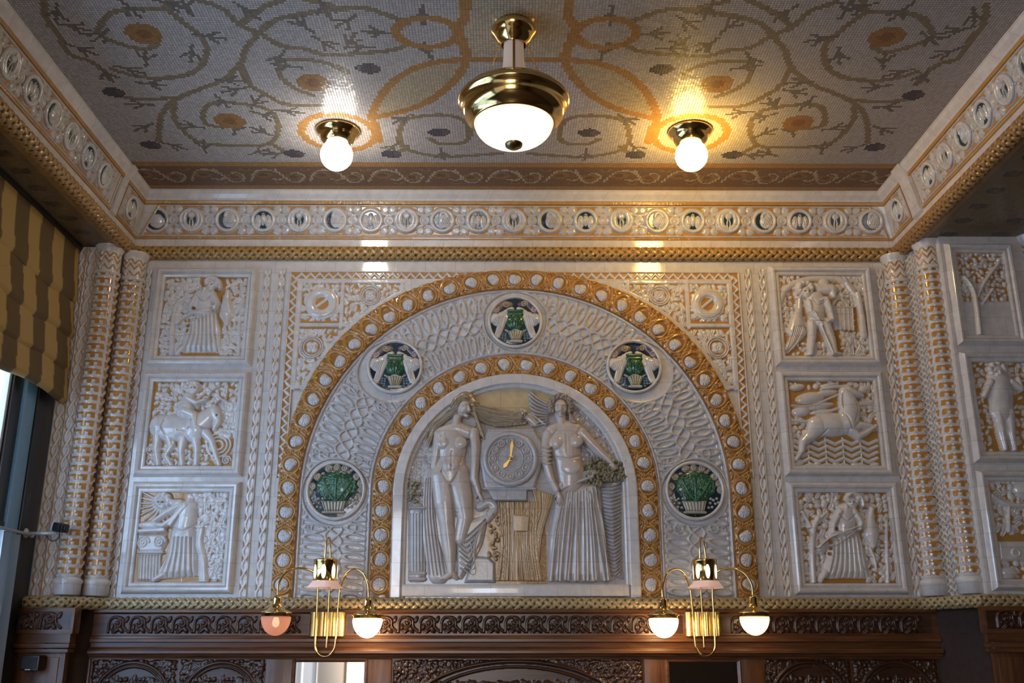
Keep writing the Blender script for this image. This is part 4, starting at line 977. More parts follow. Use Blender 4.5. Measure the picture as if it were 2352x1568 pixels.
def woman_at_altar(R):
    q = mapper(270, 1100, 6.03); g = q
    fol(R, q, [(900, 200, 1550, 960, 86, .013, .024), (1180, 950, 1480, 1400, 30, .012, .022)], 21)
    for i in range(12):
        a = .1+i*.26; R.path([g(640, 330), g(640-360*math.cos(a-.6), 330+330*math.sin(a-.6))], .0075, .012, WHITE, .004, False)
    R.path([g(1200, 1400), g(1190, 1100), g(1150, 880), g(1180, 700)], .026, .022, WHITE, .015)
    R.poly([g(*p) for p in ((300, 1040), (620, 1040), (590, 1410), (285, 1410))], .022, WHITE, .01)
    for i in range(7): R.groove([g(335+i*42, 1050), g(320+i*42, 1400)], .0028, .012, False)
    R.poly([g(*p) for p in ((290, 770), (690, 770), (640, 1010), (310, 1010))], .020, WHITE, .01); R.cap(g(310, 1022), g(640, 1022), .006, .006, .026)
    for a, b in ((375, 880), (600, 870)): R.ell(*g(a, b), .034, .036, .022); R.spiral(*g(a, b), .030, 2, .0045, .010, WHITE, 0, 1, .017)
    R.poly([g(*p) for p in ((295, 690), (690, 665), (700, 745), (295, 760))], .028, WHITE, .008); R.ell(*g(480, 640), .07, .020, .022)
    R.poly([g(*p) for p in ((760, 700), (1090, 620), (1110, 1000), (1140, 1340), (520, 1400), (690, 1050))], .030, WHITE, .03)
    R.limb([g(990, 420), g(960, 540), g(920, 700)], [.048, .054, .052], [.036, .040, .036]); R.limb([g(960, 380), g(800, 560), g(660, 650), g(560, 640)], [.026, .021, .017, .012], [.040, .042, .042, .038])
    R.limb([g(900, 360), g(700, 470), g(540, 580)], [.022, .018, .014], [.034, .036, .034]); R.path([g(880, 330), g(780, 330)], .018, .030)
    for a in range(9): R.ell(*g(640+85*math.cos(a*.7), 300+75*math.sin(a*.7)), .020, .018, .028)
    face(R, *g(640, 340), .032, .012, -.6); R.poly([g(*p) for p in ((870, 480), (910, 515), (770, 690), (700, 650))], .046, WHITE, .008)
    folds(R, q, [[(760+i*56, 820), (720+i*64, 1050), (620+i*86, 1350)] for i in range(6)], .004, .014); folds(R, q, [[(800, 690), (950, 720), (1080, 640)]], .003, .01)
    for (a, b, c, d_) in ((690, 1375, 885, 1418), ): p0, p1 = g(a, d_), g(c, b); w_ = R.win(p0[0], p1[0], p0[1], p1[1]); R.H[w_[0]] = .001; R.Cc[w_[0]] = OCH
    R.limb([g(520, 1400), g(640, 1330)], [.012, .014], [.03, .028])
def digger(R):
    q = mapper(1740, 600, 6.27); g = q
    fol(R, q, [(270, 220, 620, 1060, 56, .012, .022), (1080, 210, 1520, 640, 46, .012, .022), (1240, 1020, 1640, 1370, 34, .012, .024), (330, 1150, 700, 1370, 10, .012, .018), (760, 1180, 1040, 1370, 12, .014, .02)], 31)
    R.path([g(300, 640), g(400, 420), g(620, 290), g(900, 250), g(1180, 270), g(1340, 400), g(1420, 560)], .018, .016)
    R.limb([g(1430, 480), g(1490, 800), g(1520, 1080)], [.018, .018, .020], [.024, .026, .024]); R.path([g(1420, 520), g(1320, 400), g(1240, 250)], .012, .018)
    R.poly([g(*p) for p in ((1060, 670), (1370, 680), (1400, 1000), (1090, 1000))], .012, WHITE, .006); R.cap(g(1040, 668), g(1380, 672), .007, .007, .018)
    for i in range(5): R.cap(g(1110+i*62, 690), g(1125+i*62, 1000), .004, .004, .016)
    for i in range(3): R.cap(g(1080, 760+i*90), g(1390, 770+i*90), .004, .004, .015)
    # bird
    R.limb([g(590, 560), g(590, 700), g(560, 880), g(540, 1020)], [.014, .018, .036, .044], [.026, .026, .030, .032]); R.limb([g(600, 1020), g(480, 1200), g(390, 1330)], [.036, .024, .010], [.030, .026, .020]); R.ell(*g(590, 545), .017, .014, .028); R.path([g(560, 545), g(510, 570)], .004, .024, WHITE, .001)
    for i in range(5): R.groove([g(520+i*26, 960), g(470+i*22, 1150), g(400+i*10, 1310)], .0022, .009)
    # youth with a spade
    R.limb([g(780, 900), g(770, 1120), g(750, 1360)], [.030, .024, .018], [.036, .034, .032]); R.limb([g(960, 900), g(1050, 1130), g(1100, 1330)], [.032, .025, .018], [.038, .036, .034]); R.limb([g(1090, 1330), g(1190, 1345)], [.014, .009], [.032, .026]); R.limb([g(750, 1350), g(700, 1365)], [.013, .009], [.028, .024])
    R.limb([g(830, 580), g(820, 720), g(860, 880)], [.052, .050, .042], [.042, .044, .040]); R.limb([g(960, 580), g(1010, 720), g(1050, 870), g(980, 890)], [.024, .021, .017, .012], [.048, .050, .050, .050]); R.limb([g(720, 620), g(740, 760), g(860, 900)], [.024, .018, .014], [.046, .050, .052])
    R.path([g(760, 560), g(840, 610), g(940, 560)], .010, .046)
    R.cap(g(760, 740), g(900, 960), .006, .006, .056); R.cap(g(870, 930), g(1060, 1360), .010, .009, .044)
    R.path([g(980, 350), g(900, 420), g(820, 350)], .012, .028); R.limb([g(960, 330), g(900, 400), g(1060, 420), g(1080, 520)], [.030, .030, .032, .018], [.026, .028, .034, .030])
    for a in range(10): R.ell(*g(670+90*math.cos(a*.63), 405+75*math.sin(a*.63)), .020, .019, .036)
    face(R, *g(690, 470), .033, .018, .2); folds(R, q, [[(700, 690), (820, 780), (960, 860)], [(760, 560), (850, 660), (960, 600)], [(740, 880), (850, 900), (990, 870)]], .0028, .010)
def sea_horse(R):
    q = mapper(1780, 840, 6.03); g = q
    fol(R, q, [(160, 220, 1350, 330, 12, .012, .022), (200, 700, 420, 1080, 12, .014, .022), (1120, 260, 1400, 900, 26, .014, .026)], 41)
    for i in range(5):
        z = 1050+i*78
        R.path([g(260+k*115, z+(36 if k % 2 else -14)+i*4) for k in range(11)], .0095, .012+.002*(i % 2), WHITE, smooth=False)
    for k in range(4): R.cap(g(450+k*240, 1000), g(470+k*245, 1370), .004, .004, .011)
    for k in range(5): R.ell(*g(330+k*260, 1365), .020, .012, .010)
    for c in ((480, 450, .075, .030), (350, 640, .050, .026), (300, 300, .04, .018), (700, 380, .06, .016), (620, 560, .07, .018), (1250, 520, .045, .02), (1230, 330, .03, .02), (760, 270, .05, .012), (640, 640, .06, .012)): R.ell(*g(c[0], c[1]), c[2], c[3], .016, WHITE, .15)
    R.path([g(230, 560), g(500, 560), g(720, 470), g(880, 400)], .007, .016); R.path([g(640, 330), g(820, 300), g(1060, 270)], .008, .018); R.path([g(230, 760), g(420, 780), g(620, 680), g(880, 590)], .008, .016)
    R.limb([g(560, 880), g(480, 980), g(380, 1060), g(370, 1180), g(290, 1300)], [.050, .034, .022, .017, .012], [.036, .032, .028, .026, .022])
    R.ell(*g(790, 820), .110, .062, .042, WHITE, .06); R.ell(*g(600, 840), .060, .055, .038); R.ell(*g(960, 800), .06, .06, .042)
    R.limb([g(1000, 780), g(1040, 600), g(1000, 440), g(960, 370)], [.058, .050, .040, .030], [.046, .044, .040, .036]); R.limb([g(1000, 350), g(1090, 390), g(1190, 420)], [.028, .024, .014], [.036, .034, .028]); R.path([g(930, 340), g(900, 420), g(900, 560), g(940, 640)], .012, .030)
    R.limb([g(1040, 880), g(1180, 830), g(1340, 850)], [.030, .022, .014], [.034, .030, .026]); R.limb([g(1040, 900), g(1140, 980), g(1250, 940), g(1380, 840)], [.028, .022, .016, .011], [.036, .034, .030, .026])
    folds(R, q, [[(920, 680), (980, 740), (1040, 880)], [(700, 900), (640, 960), (560, 1030)], [(1100, 500), (1120, 640), (1080, 780)]], .003, .009)
relief_panel('top left relief panel, robed woman between foliage', -1.797, -1.375, 3.012, 3.436, 0, woman_with_jug(mapper(300, 600, 6.27), 51))
relief_panel('middle left relief panel, child riding a bull', -1.799, -1.375, 2.456, 2.880, 0, child_on_bull)
relief_panel('bottom left relief panel, woman bending over a fluted column', -1.795, -1.375, 1.906, 2.330, 0, woman_at_altar)
relief_panel('top right relief panel, youth digging beside a bird', 1.362, 1.792, 3.016, 3.452, 0, digger)
relief_panel('middle right relief panel, horse leaping over waves', 1.362, 1.790, 2.460, 2.888, 0, sea_horse)
qq = mapper(1800, 1090, 5.807)
def _p3(R):
    # same composition as the top left panel, read off the lower right one
    m = lambda a, b: qq(180+(a-515)*1.03+(b-240)*.075+40, 245+(b-240)*1.055)
    woman_with_jug(m, 61)(R)
relief_panel('bottom right relief panel, woman with a spear and a hanging jug', 1.364, 1.798, 1.902, 2.331, 0, _p3)
def pier_trees(R):
    q = mapper(2152, 480, 3.015, -.31); g = q
    fol(R, q, [(100, 300, 470, 640, 90, .010, .020)], 71)
    R.poly([g(*p) for p in ((150, 640), (560, 640), (560, 900), (190, 900))], .010, WHITE, .01); R.path([g(290, 890), g(270, 700), g(240, 560), g(180, 480)], .014, .024); R.path([g(260, 640), g(330, 500), g(420, 380)], .010, .020); R.path([g(310, 660), g(380, 560)], .009, .018)
    for x in (160, 510): R.groove([g(x, 640), g(x+36, 880)], .004, .02, False, OCH)
def pier_child(R):
    q = mapper(2150, 780, 2.614, -.31); g = q
    fol(R, q, [(180, 135, 560, 290, 40, .012, .022), (180, 290, 300, 680, 30, .010, .018), (440, 300, 560, 690, 24, .012, .020)], 81)
    R.limb([g(380, 260), g(385, 350), g(390, 440)], [.062, .060, .056], [.036, .038, .036]); R.limb([g(365, 440), g(385, 560), g(405, 660)], [.030, .024, .016], [.034, .032, .028]); R.limb([g(430, 440), g(440, 560), g(460, 665)], [.030, .024, .016], [.034, .032, .028])
    R.limb([g(320, 260), g(280, 340)], [.022, .016], [.034, .030]); R.limb([g(440, 260), g(500, 300), g(480, 240)], [.022, .018, .014], [.034, .032, .032])
    for a in range(8): R.ell(*g(358+42*math.cos(a*.8), 185+34*math.sin(a*.8)), .022, .020, .030)
    face(R, *g(362, 208), .036, .014)
def pier_basket(R):
    q = mapper(2150, 780, 2.614, -.31); g = q
    fol(R, q, [(290, 840, 620, 1160, 70, .014, .026), (350, 1330, 620, 1440, 14, .014, .02)], 91)
    R.poly([g(*p) for p in ((365, 1210), (620, 1210), (620, 1330), (375, 1330))], .012, WHITE, .01); R.ell(*g(470, 1280), .030, .022, .018); R.ring(*g(470, 1280), .016, .005, .006, WHITE, .014)
    R.ell(*g(540, 900), .07, .05, .024); R.path([g(330, 940), g(420, 990), g(560, 1000)], .014, .020); R.path([g(430, 1150), g(430, 1000)], .010, .018); R.ell(*g(430, 1400), .04, .03, .02)
relief_panel('top relief panel of the right pier, trees', 2.145, 2.375, 3.03, 3.452, -.31, pier_trees, .028)
relief_panel('middle relief panel of the right pier, standing child', 2.145, 2.42, 2.47, 2.898, -.31, pier_child, .028)
relief_panel('bottom relief panel of the right pier, basket and foliage', 2.145, 2.42, 1.90, 2.335, -.31, pier_basket, .028)

# ================================================================== THE NICHE RELIEF WITH THE CLOCK
N = mapper(900, 850, 2.9586)
niche = thing('clock_relief', 'large arched relief of two classical figures flanking the clock above a wheat sheaf', 'wall relief', (0, 0, 1.905))
def nmap(base): return lambda U, V, H: np.stack([U, -base-H*.72, V], -1)
def nrel(a0, b0, a1, b1, col, res=.0021):
    p, p2 = N(a0, b1), N(a1, b0); return Rel(p[0], p2[0], p[1], p2[1], res, col)
def inside(U, V): return np.where(V > ZS, np.hypot(U, V-ZS) < .524, np.abs(U) < .524)
R = Rel(-.53, .53, 1.90, 2.86, .003, (.54, .50, .475)); U, V = np.meshgrid(R.U, R.Vv)
tan = ((U+.02)/.26)**2+((V-2.80)/.16)**2 < 1; R.Cc[tan] = (.58, .44, .24)
br = (np.abs(U-(.0)-(.03*(2.3-V))) < .14) & (V < 2.28); R.Cc[br] = BROWN; R.H[:] = .004
R.foliage((-.52, -.38, 2.25, 2.62), 60, .014, .026, .008, (.46, .43, .41), .5, 5); R.foliage((.22, .5, 2.45, 2.80), 90, .014, .03, .010, (.44, .42, .41), .4, 6)
R.mesh('background', M_fig, niche, nmap(.001), keep=inside)
# moulded arched frame and sill
rmn = .5555; R = Rel(0, arch_len(rmn), -.0375, .0375, .0025, WHITE); U, V = np.meshgrid(R.U, R.Vv)
R.H = np.interp(V, [-.0375, -.035, -.026, -.024, -.020, -.017, .028, .034, .0375], [.0, .014, .018, .012, .012, .034, .036, .028, .0]).astype(np.float32); R.mesh('arched_frame', M_tile, niche, arch_f(rmn))
MB().box(-.53, .53, -.040, -.0, ZB+.004, 1.897, .006).obj('sill', M_tile, niche, auto=True)
# column and vine at far left
R = nrel(90, 740, 260, 1440, (.46, .445, .44)); R.cap(N(172, 960), N(172, 1400), .040, .042, .026, (.47, .455, .45), flat=False); 
for b, w_ in ((940, .046), (1380, .048), (1420, .052)): R.cap(N(125, b), N(225, b), .010, .010, .032, (.48, .46, .45))
for i in range(5): R.groove([N(130+i*22, 980), N(130+i*22, 1360)], .002, .006, False)
rg = np.random.default_rng(8); [R.ell(*N(rg.normal(135, 22), rg.normal(830, 42)), .010, .008, .030+rg.uniform(0, .008), tuple(np.array((.34, .31, .20))*rg.uniform(.8, 1.2)), rg.uniform(0, 3)) for _ in range(46)]; R.mesh('column_with_vine', M_fig, niche, nmap(.004), cut=True)
# wheat sheaf
R = nrel(640, 800, 1110, 1450, BROWN); rg = np.random.default_rng(4)
for i in range(90):
    t = i/89; x0 = 715+t*310; R.path([N(x0+rg.uniform(-6, 6), 1430), N(742+t*240, 1180), N(725+t*270+rg.uniform(-6, 6), 900)], .0030, .022+rg.uniform(0, .005), (.46, .28, .11) if i % 3 else (.52, .35, .17), base=.004)
for i in range(34):
    t = i/33; R.path([N(960+t*40, 1300), N(950+t*70, 1120), N(985+t*80, 960), N(960+t*140, 815+t*40)], .0036, .024+rg.uniform(0, .006), (.44, .29, .13) if i % 3 else (.52, .37, .2), .005)
R.poly([N(*p) for p in ((818, 975), (948, 985), (935, 1110), (826, 1110))], .036, (.50, .35, .19), .01)
for i in range(30): a, b = rg.uniform(660, 770), rg.uniform(980, 1290); R.ell(*N(a, b), .011, .009, .026+rg.uniform(0, .008), (.44, .30, .16), rg.uniform(0, 3)); 
for i in range(12): R.ell(*N(rg.uniform(670, 760), rg.uniform(1010, 1260)), .008, .008, .038, (.56, .45, .34))
R.mesh('wheat_sheaf', M_fig, niche, nmap(.004), cut=True)
R = nrel(480, 1240, 740, 1450, DUSK); R.poly([N(*p) for p in ((560, 1262), (660, 1270), (705, 1310), (705, 1445), (490, 1445))], .026, (.42, .43, .44), .012); R.mesh('stone_block', M_fig, niche, nmap(.003), cut=True)
# ---- left figure
SK = FLESH; DR = (.55, .51, .475)
R = nrel(200, 620, 720, 1450, DR)
R.limb([N(260, 700), N(245, 900), N(260, 1150), N(320, 1390)], [.028, .030, .040, .048], [.020, .022, .026, .024], DR)
R.poly([N(*p) for p in ((440, 1040), (640, 985), (655, 1010), (620, 1180), (560, 1300), (480, 1420), (440, 1420))], .030, DR, .02)
R.path([N(600, 930), N(660, 900), N(700, 940), N(650, 1010)], .022, .024, DR); 
for i in range(8): R.groove([N(448+i*3, 1080+i*38), N(500+i*10, 1140+i*34), N(640-i*14, 1020+i*20)], .0032, .014)
for i in range(7): R.groove([N(238+i*14, 740), N(228+i*20, 1000), N(262+i*26, 1390)], .003, .010)
for i in range(8): R.path([N(442+i*4, 1090+i*36), N(505+i*9, 1160+i*32), N(636-i*14, 1040+i*20)], .0035, .034, DR)
R.mesh('hanging_drapery', M_fig, niche, nmap(.005), cut=True)
R = nrel(250, 140, 660, 1450, SK)
R.limb([N(440, 700), N(478, 860), N(500, 1010), N(470, 1150)], [.060, .052, .038, .030], [.048, .050, .050, .034], SK)          # bent leg
R.limb([N(355, 720), N(365, 900), N(375, 1050), N(392, 1200), N(405, 1370)], [.064, .054, .036, .034, .018], [.052, .052, .044, .040, .034], SK)     # standing leg
R.limb([N(405, 1385), N(370, 1405), N(335, 1415)], [.020, .015, .009], [.036, .030, .022], SK); R.limb([N(415, 1385), N(440, 1410)], [.018, .012], [.034, .024], SK)
R.limb([N(405, 460), N(412, 540), N(410, 600), N(402, 680), N(400, 730)], [.072, .070, .062, .076, .080], [.052, .054, .052, .056, .052], SK)
R.limb([N(345, 430), N(440, 400), N(520, 430)], [.034, .036, .034], [.046, .046, .046], SK)
for a in (358, 470): R.ell(*N(a, 505), .033, .030, .016, SK, 0, .042)
R.ell(*N(405, 650), .038, .034, .010, SK, 0, .052); R.groove([N(410, 560), N(408, 690)], .004, .004, True); R.ell(*N(408, 655), .004, .005, .01, None, mode='cut')
R.limb([N(560, 430), N(572, 540), N(566, 640), N(562, 740), N(590, 830)], [.030, .026, .023, .021, .015], [.048, .050, .050, .046, .044], SK)       # arm
R.limb([N(325, 440), N(308, 560), N(288, 660)], [.030, .024, .020], [.044, .036, .024], SK)
R.path([N(448, 330), N(438, 400)], .024, .044, SK)
h0 = N(590, 840)
for k, (dx, dz) in enumerate(((10, 45), (18, 52), (27, 54), (36, 50), (-14, 30))): R.limb([h0, N(590+dx*.7, 840+dz*.6), N(590+dx, 840+dz)], [.010, .0055, .0045], [.044, .044, .038], SK)
R.groove([N(402, 790), N(418, 900), N(425, 1050)], .0045, .022); R.groove([N(340, 700), N(400, 778), N(452, 705)], .0045, .009); R.groove([N(330, 600), N(352, 640), N(345, 700)], .004, .006); R.groove([N(480, 590), N(470, 640)], .004, .006)
R.ell(*N(494, 264), .036, .046, .064, SK, -.2); R.cap(N(524, 258), N(532, 286), .005, .009, .014, SK, .056); R.cap(N(500, 240), N(534, 236), .004, .003, .006, SK, .056)
R.ell(*N(512, 254), .006, .003, .006, None, mode='cut'); R.groove([N(508, 302), N(526, 300)], .0022, .006, False); R.ell(*N(512, 322), .013, .009, .010, SK, 0, .046); R.ell(*N(482, 285), .014, .014, .006, SK, 0, .052)
R.mesh('nude_figure', M_fig, niche, nmap(.010), cut=True, blur=3)
R = nrel(180, 130, 960, 560, HAIR)
R.limb([N(450, 230), N(500, 205), N(550, 240)], [.044, .050, .034], [.044, .050, .040], HAIR); 
for i in range(18):
    t = i/17; R.path([N(545+rg.uniform(-8, 8), 215+t*80), N(600, 250+t*95), N(700+rg.uniform(-20, 20), 270+t*110), N(800, 290+t*90), N(900+rg.uniform(-25, 25), 298+t*70)], .0070, .036+rg.uniform(-.006, .006)-.012*t, tuple(np.array(HAIR)*rg.uniform(.85, 1.15)), .004)
for i in range(16):
    t = i/15; R.path([N(440+t*18, 225+t*60), N(400+t*8, 285+t*30), N(340, 330+t*40), N(280+rg.uniform(-14, 14), 372+t*45), N(235+t*20, 470+t*50)], .0070, .030+rg.uniform(-.006, .006)-.010*t, tuple(np.array((.42, .35, .27))*rg.uniform(.85, 1.12)), .005)
for i in range(9): R.groove([N(430+i*12, 255-i*4), N(450+i*11, 205), N(490+i*9, 190+i*6)], .002, .007)
for i in range(10): R.path([N(560+i*2, 290+i*8), N(590+i*2, 350+i*6), N(560+i*8, 400+i*9)], .006, .034, tuple(np.array((.38, .30, .2))*rg.uniform(.8, 1.1)), .004)
for i in range(12): R.groove([N(560+i*3, 232+i*11), N(680, 262+i*13), N(790, 290+i*9), N(900, 300+i*7)], .0018, .012); R.groove([N(430+i*2, 232+i*6), N(360, 310+i*6), N(280, 372+i*6), N(240+i*2, 460)], .0018, .010)
w_ = R.win(N(455, 330)[0], N(545, 330)[0], N(0, 330)[1], N(0, 225)[1]); sl, X, Z = w_; fc = N(495, 272); m = (((X-fc[0])/.034)**2+((Z-fc[1])/.040)**2) < 1; R.M[sl] &= ~m
R.mesh('flowing_hair', M_fig, niche, nmap(.012), cut=True)
# ---- right figure
R = nrel(1030, 640, 1520, 1460, DR)
R.poly([N(*p) for p in ((1160, 790), (1260, 760), (1390, 780), (1420, 1000), (1490, 1425), (1340, 1445), (1060, 1438), (1075, 1150), (1110, 900))], .034, (.56, .525, .50), .04)
for i in range(13):
    x0, x1 = 1165+i*18+rg.uniform(-6, 6), 1080+i*32+rg.uniform(-14, 14); w2 = rg.uniform(.006, .013); R.path([N(x0, 800+rg.uniform(0, 60)), N((x0+x1)/2+rg.uniform(-12, 12), 1100), N(x1, 1425)], w2*.6, .038+rg.uniform(0, .008), (.56, .525, .50), w2); R.groove([N(x0+11, 840+rg.uniform(0, 90)), N((x0+x1)/2+14, 1120), N(x1+16, 1425)], rg.uniform(.003, .006), rg.uniform(.006, .018), True)
R.path([N(1150, 790), N(1200, 750), N(1290, 720), N(1370, 700)], .020, .042, DR); R.path([N(1155, 810), N(1260, 770), N(1360, 730)], .012, .048, DR)
for i in range(3): R.groove([N(1160, 800-i*16), N(1250, 755-i*14), N(1350, 712-i*8)], .003, .010)
R.mesh('pleated_skirt', M_fig, niche, nmap(.008), cut=True)
R = nrel(980, 150, 1560, 1010, SK)
R.limb([N(1180, 450), N(1185, 540), N(1200, 620), N(1215, 690), N(1215, 770)], [.080, .072, .066, .068, .060], [.052, .054, .052, .052, .044], SK)
R.limb([N(1090, 420), N(1160, 395), N(1250, 410)], [.034, .036, .034], [.046, .046, .046], SK)
for a, b in ((1118, 505), (1250, 495)): R.ell(*N(a, b), .035, .031, .016, SK, 0, .043)
R.groove([N(1180, 440), N(1186, 560)], .004, .004); R.groove([N(1120, 600), N(1200, 612), N(1280, 590)], .004, .006); R.ell(*N(1225, 655), .004, .006, .01, None, mode='cut'); R.ell(*N(1215, 670), .046, .034, .009, SK, 0, .048)
R.limb([N(1062, 440), N(1045, 530), N(1048, 630), N(1080, 740), N(1120, 820)], [.030, .027, .024, .021, .016], [.046, .048, .048, .048, .046], SK)
R.limb([N(1285, 430), N(1370, 520), N(1450, 600), N(1490, 640)], [.030, .026, .021, .014], [.046, .046, .046, .044], SK)
for i in range(5): R.path([N(1018, 535+i*24), N(1050, 545+i*26), N(1082, 530+i*28)], .006, .054, (.50, .46, .42))
h0 = N(1135, 850)
for dx, dz in ((-14, 62), (0, 74), (14, 76), (27, 66), (-30, 22)): R.limb([h0, N(1135+dx*.7, 850+dz*.55), N(1135+dx, 850+dz)], [.013, .0060, .0046], [.048, .046, .040], SK)
h0 = N(1500, 650)
for dx, dz in ((-16, 26), (0, 34), (14, 34), (28, 26), (-26, 6)): R.limb([h0, N(1500+dx, 650+dz)], [.011, .0055], [.044, .040], SK)
R.path([N(1148, 325), N(1160, 400)], .026, .044, SK); R.ell(*N(1145, 266), .038, .051, .066, SK)
x, z = N(1145, 268); R.cap((x, z+.008), (x, z-.010), .004, .008, .014, SK, .060)
for e in (-1, 1): R.ell(x+e*.014, z+.006, .006, .0032, .006, None, mode='cut'); R.cap((x+e*.006, z+.014), (x+e*.022, z+.012), .0035, .003, .006, SK, .058); R.ell(x+e*.018, z-.012, .010, .012, .006, SK, 0, .052)
R.groove([(x-.009, z-.024), (x+.009, z-.024)], .0022, .008, False); R.ell(x, z-.030, .008, .004, .008, SK, 0, .054); R.ell(x, z-.040, .012, .008, .010, SK, 0, .044)
R.mesh('half_draped_figure', M_fig, niche, nmap(.012), cut=True, blur=3)
R = nrel(1040, 150, 1270, 420, (.40, .33, .26))
for i in range(46):
    a = -.45+i/45*4.05; rr = .93+.15*(i % 3); R.ell(*N(1145+62*rr*math.cos(a), 262-70*rr*math.sin(a)), .0125, .011, .046+.008*(i % 2), tuple(np.array((.38, .31, .24))*rg.uniform(.85, 1.1)), rg.uniform(0, 3)); 
for i in range(8): R.path([N(1205, 300+i*7), N(1225+i*3, 330+i*5), N(1215+i*6, 370)], .006, .03, (.38, .33, .28), .003)
w_ = R.win(N(1090, 0)[0], N(1200, 0)[0], N(0, 350)[1], N(0, 205)[1]); sl, X, Z = w_; m = (((X-x)/.034)**2+((Z-z+.006)/.044)**2) < 1; R.M[sl] &= ~m
R.mesh('curly_hair', M_fig, niche, nmap(.014), cut=True)
R = nrel(870, 150, 1090, 420, (.45, .43, .41))
for i in range(9): R.path([N(930+i*3, 140+i*30), N(985, 190+i*24), N(1060, 235+i*16)], .0075, .018+.003*(i % 3), (.45, .43, .42), .004)
R.limb([N(885, 285), N(930, 330), N(975, 370)], [.022, .026, .018], [.026, .028, .026], (.50, .45, .40))
for i in range(6): R.path([N(900+i*14, 290+i*6), N(960+i*12, 310+i*9), N(1010+i*8, 360+i*4)], .0055, .026, (.44, .40, .37), .003)
R.mesh('wing_feathers', M_fig, niche, nmap(.004), cut=True)
R = nrel(1280, 560, 1600, 830, OLIVE); GRN = (.30, .27, .16)
for i in range(170):
    a, b = rg.uniform(0, 2*PI), math.sqrt(rg.random()); X_, Z_ = 1395+b*105*math.cos(a), 700+b*100*math.sin(a)
    if i % 3 == 0: X_, Z_ = rg.uniform(1400, 1590), rg.uniform(620, 760)
    R.ell(*N(X_, Z_), .011, .009, .036+rg.uniform(0, .012), tuple(np.array(GRN)*rg.uniform(.7, 1.25)), rg.uniform(0, 3)); R.ell(*N(X_, Z_), .004, .004, .052, tuple(np.array(GRN)*1.2))
R.mesh('fruit_and_leaves', M_fig, niche, nmap(.006), cut=True)
R = nrel(1390, 740, 1600, 1450, DUSK)
R.poly([N(*p) for p in ((1410, 760), (1560, 750), (1560, 1150), (1575, 1420), (1480, 1400), (1440, 1100))], .030, (.37, .36, .37), .04)
for i in range(26): R.groove([N(1420+i*1.5, 790+i*24), N(1490+i, 800+i*25), N(1565, 775+i*24)], .0026, .012, True)
R.mesh('ribbed_horn', M_fig, niche, nmap(.004), cut=True)

# ---- the clock
def P3(a, b, y): x, z = N(a, b); return (x, y, z)
cx, cz = N(806, 612); clock = thing('wall_clock', 'round grey stone clock with gold hands between the two figures', 'clock', (cx, -.02, cz))
CG = (.47, .455, .455)
R = nrel(570, 380, 1050, 900, CG); R.poly([N(*p) for p in ((655, 400), (965, 400), (1022, 500), (1030, 610), (970, 815), (630, 815), (592, 610), (605, 500))], .020, CG, .012); R.poly([N(*p) for p in ((645, 818), (922, 818), (922, 893), (690, 893))], .026, (.38, .38, .40), .006); R.path([N(630, 812), N(975, 812)], .008, .030, CG, smooth=False)
R.mesh('case', M_fig, clock, nmap(.016), cut=True)
R = Rel(cx-.145, cx+.145, cz-.145, cz+.145, .0018, CG); R.ell(cx, cz, .130, .130, .006, (.38, .375, .39), flat=True); R.ring(cx, cz, .122, .013, .020, CG); R.ring(cx, cz, .105, .004, .010, CG, .004); R.ring(cx, cz, .062, .0018, .003, CG, .006); R.mesh('dial', M_fig, clock, nmap(.034), cut=True)
def text_obj(name, txt, size, mat, parent, loc, depth=.002, ry=0.):
    cu = bpy.data.curves.new(name, 'FONT'); cu.body = txt; cu.size = size; cu.extrude = depth; cu.bevel_depth = .0004; cu.align_x = 'CENTER'; cu.align_y = 'CENTER'
    t = bpy.data.objects.new(name+'_t', cu); C.objects.link(t); dg = bpy.context.evaluated_depsgraph_get(); me = bpy.data.meshes.new_from_object(t.evaluated_get(dg)); bpy.data.objects.remove(t)
    me.materials.clear(); me.materials.append(mat); o = bpy.data.objects.new(name, me); C.objects.link(o); o.parent = parent; g = _origin(parent); o.location = (loc[0]-g[0], loc[1]-g[1], loc[2]-g[2]); o.rotation_euler = (PI/2, ry, 0); ORG[o.name] = Vector(loc); return o
M_num = simple('raised grey numeral', (.62, .56, .48), .3)
for i in range(1, 13):
    a = PI/2-2*PI*i/12; x, z = cx+.086*math.cos(a), cz+.086*math.sin(a)
    Q = Rel(x-.02, x+.02, z-.02, z+.02, .0013, CG); Q.ring(x, z, .0150, .0032, .006, (.50, .46, .42)); Q.ell(x, z, .015, .015, .002, (.33, .32, .33), flat=True); nr = Q.mesh('hour_boss', M_fig, clock, nmap(.041), cut=True)
    text_obj('numeral', str(i), .021, M_num, nr, (x, -.0455, z), .0012)
def hand(name, ang, L, w0, w1, y, tail):
    d = (math.sin(ang), math.cos(ang)); n_ = (d[1], -d[0]); pr = [(-tail, w0*.55), (-tail*.3, w0*.3), (0, w0*.8), (L*.18, w0*.35), (L*.62, w1), (L*.72, w1*1.25), (L, .0004)]
    V = []; 
    for yy in (y, y-.003): 
        for s_, w_ in pr: V.append((cx+d[0]*s_+n_[0]*w_, yy, cz+d[1]*s_+n_[1]*w_))
        for s_, w_ in pr[::-1]: V.append((cx+d[0]*s_-n_[0]*w_, yy, cz+d[1]*s_-n_[1]*w_))
    m = len(pr)*2; F = [tuple(range(m)), tuple(range(2*m-1, m-1, -1))]+[(i, (i+1) % m, m+(i+1) % m, m+i) for i in range(m)]
    return mk(name, V, F, M_gold, clock, False)
hand('minute_hand', .10, .088, .010, .0068, -.052, .012); hand('hour_hand', -2.5, .058, .010, .008, -.048, .014)
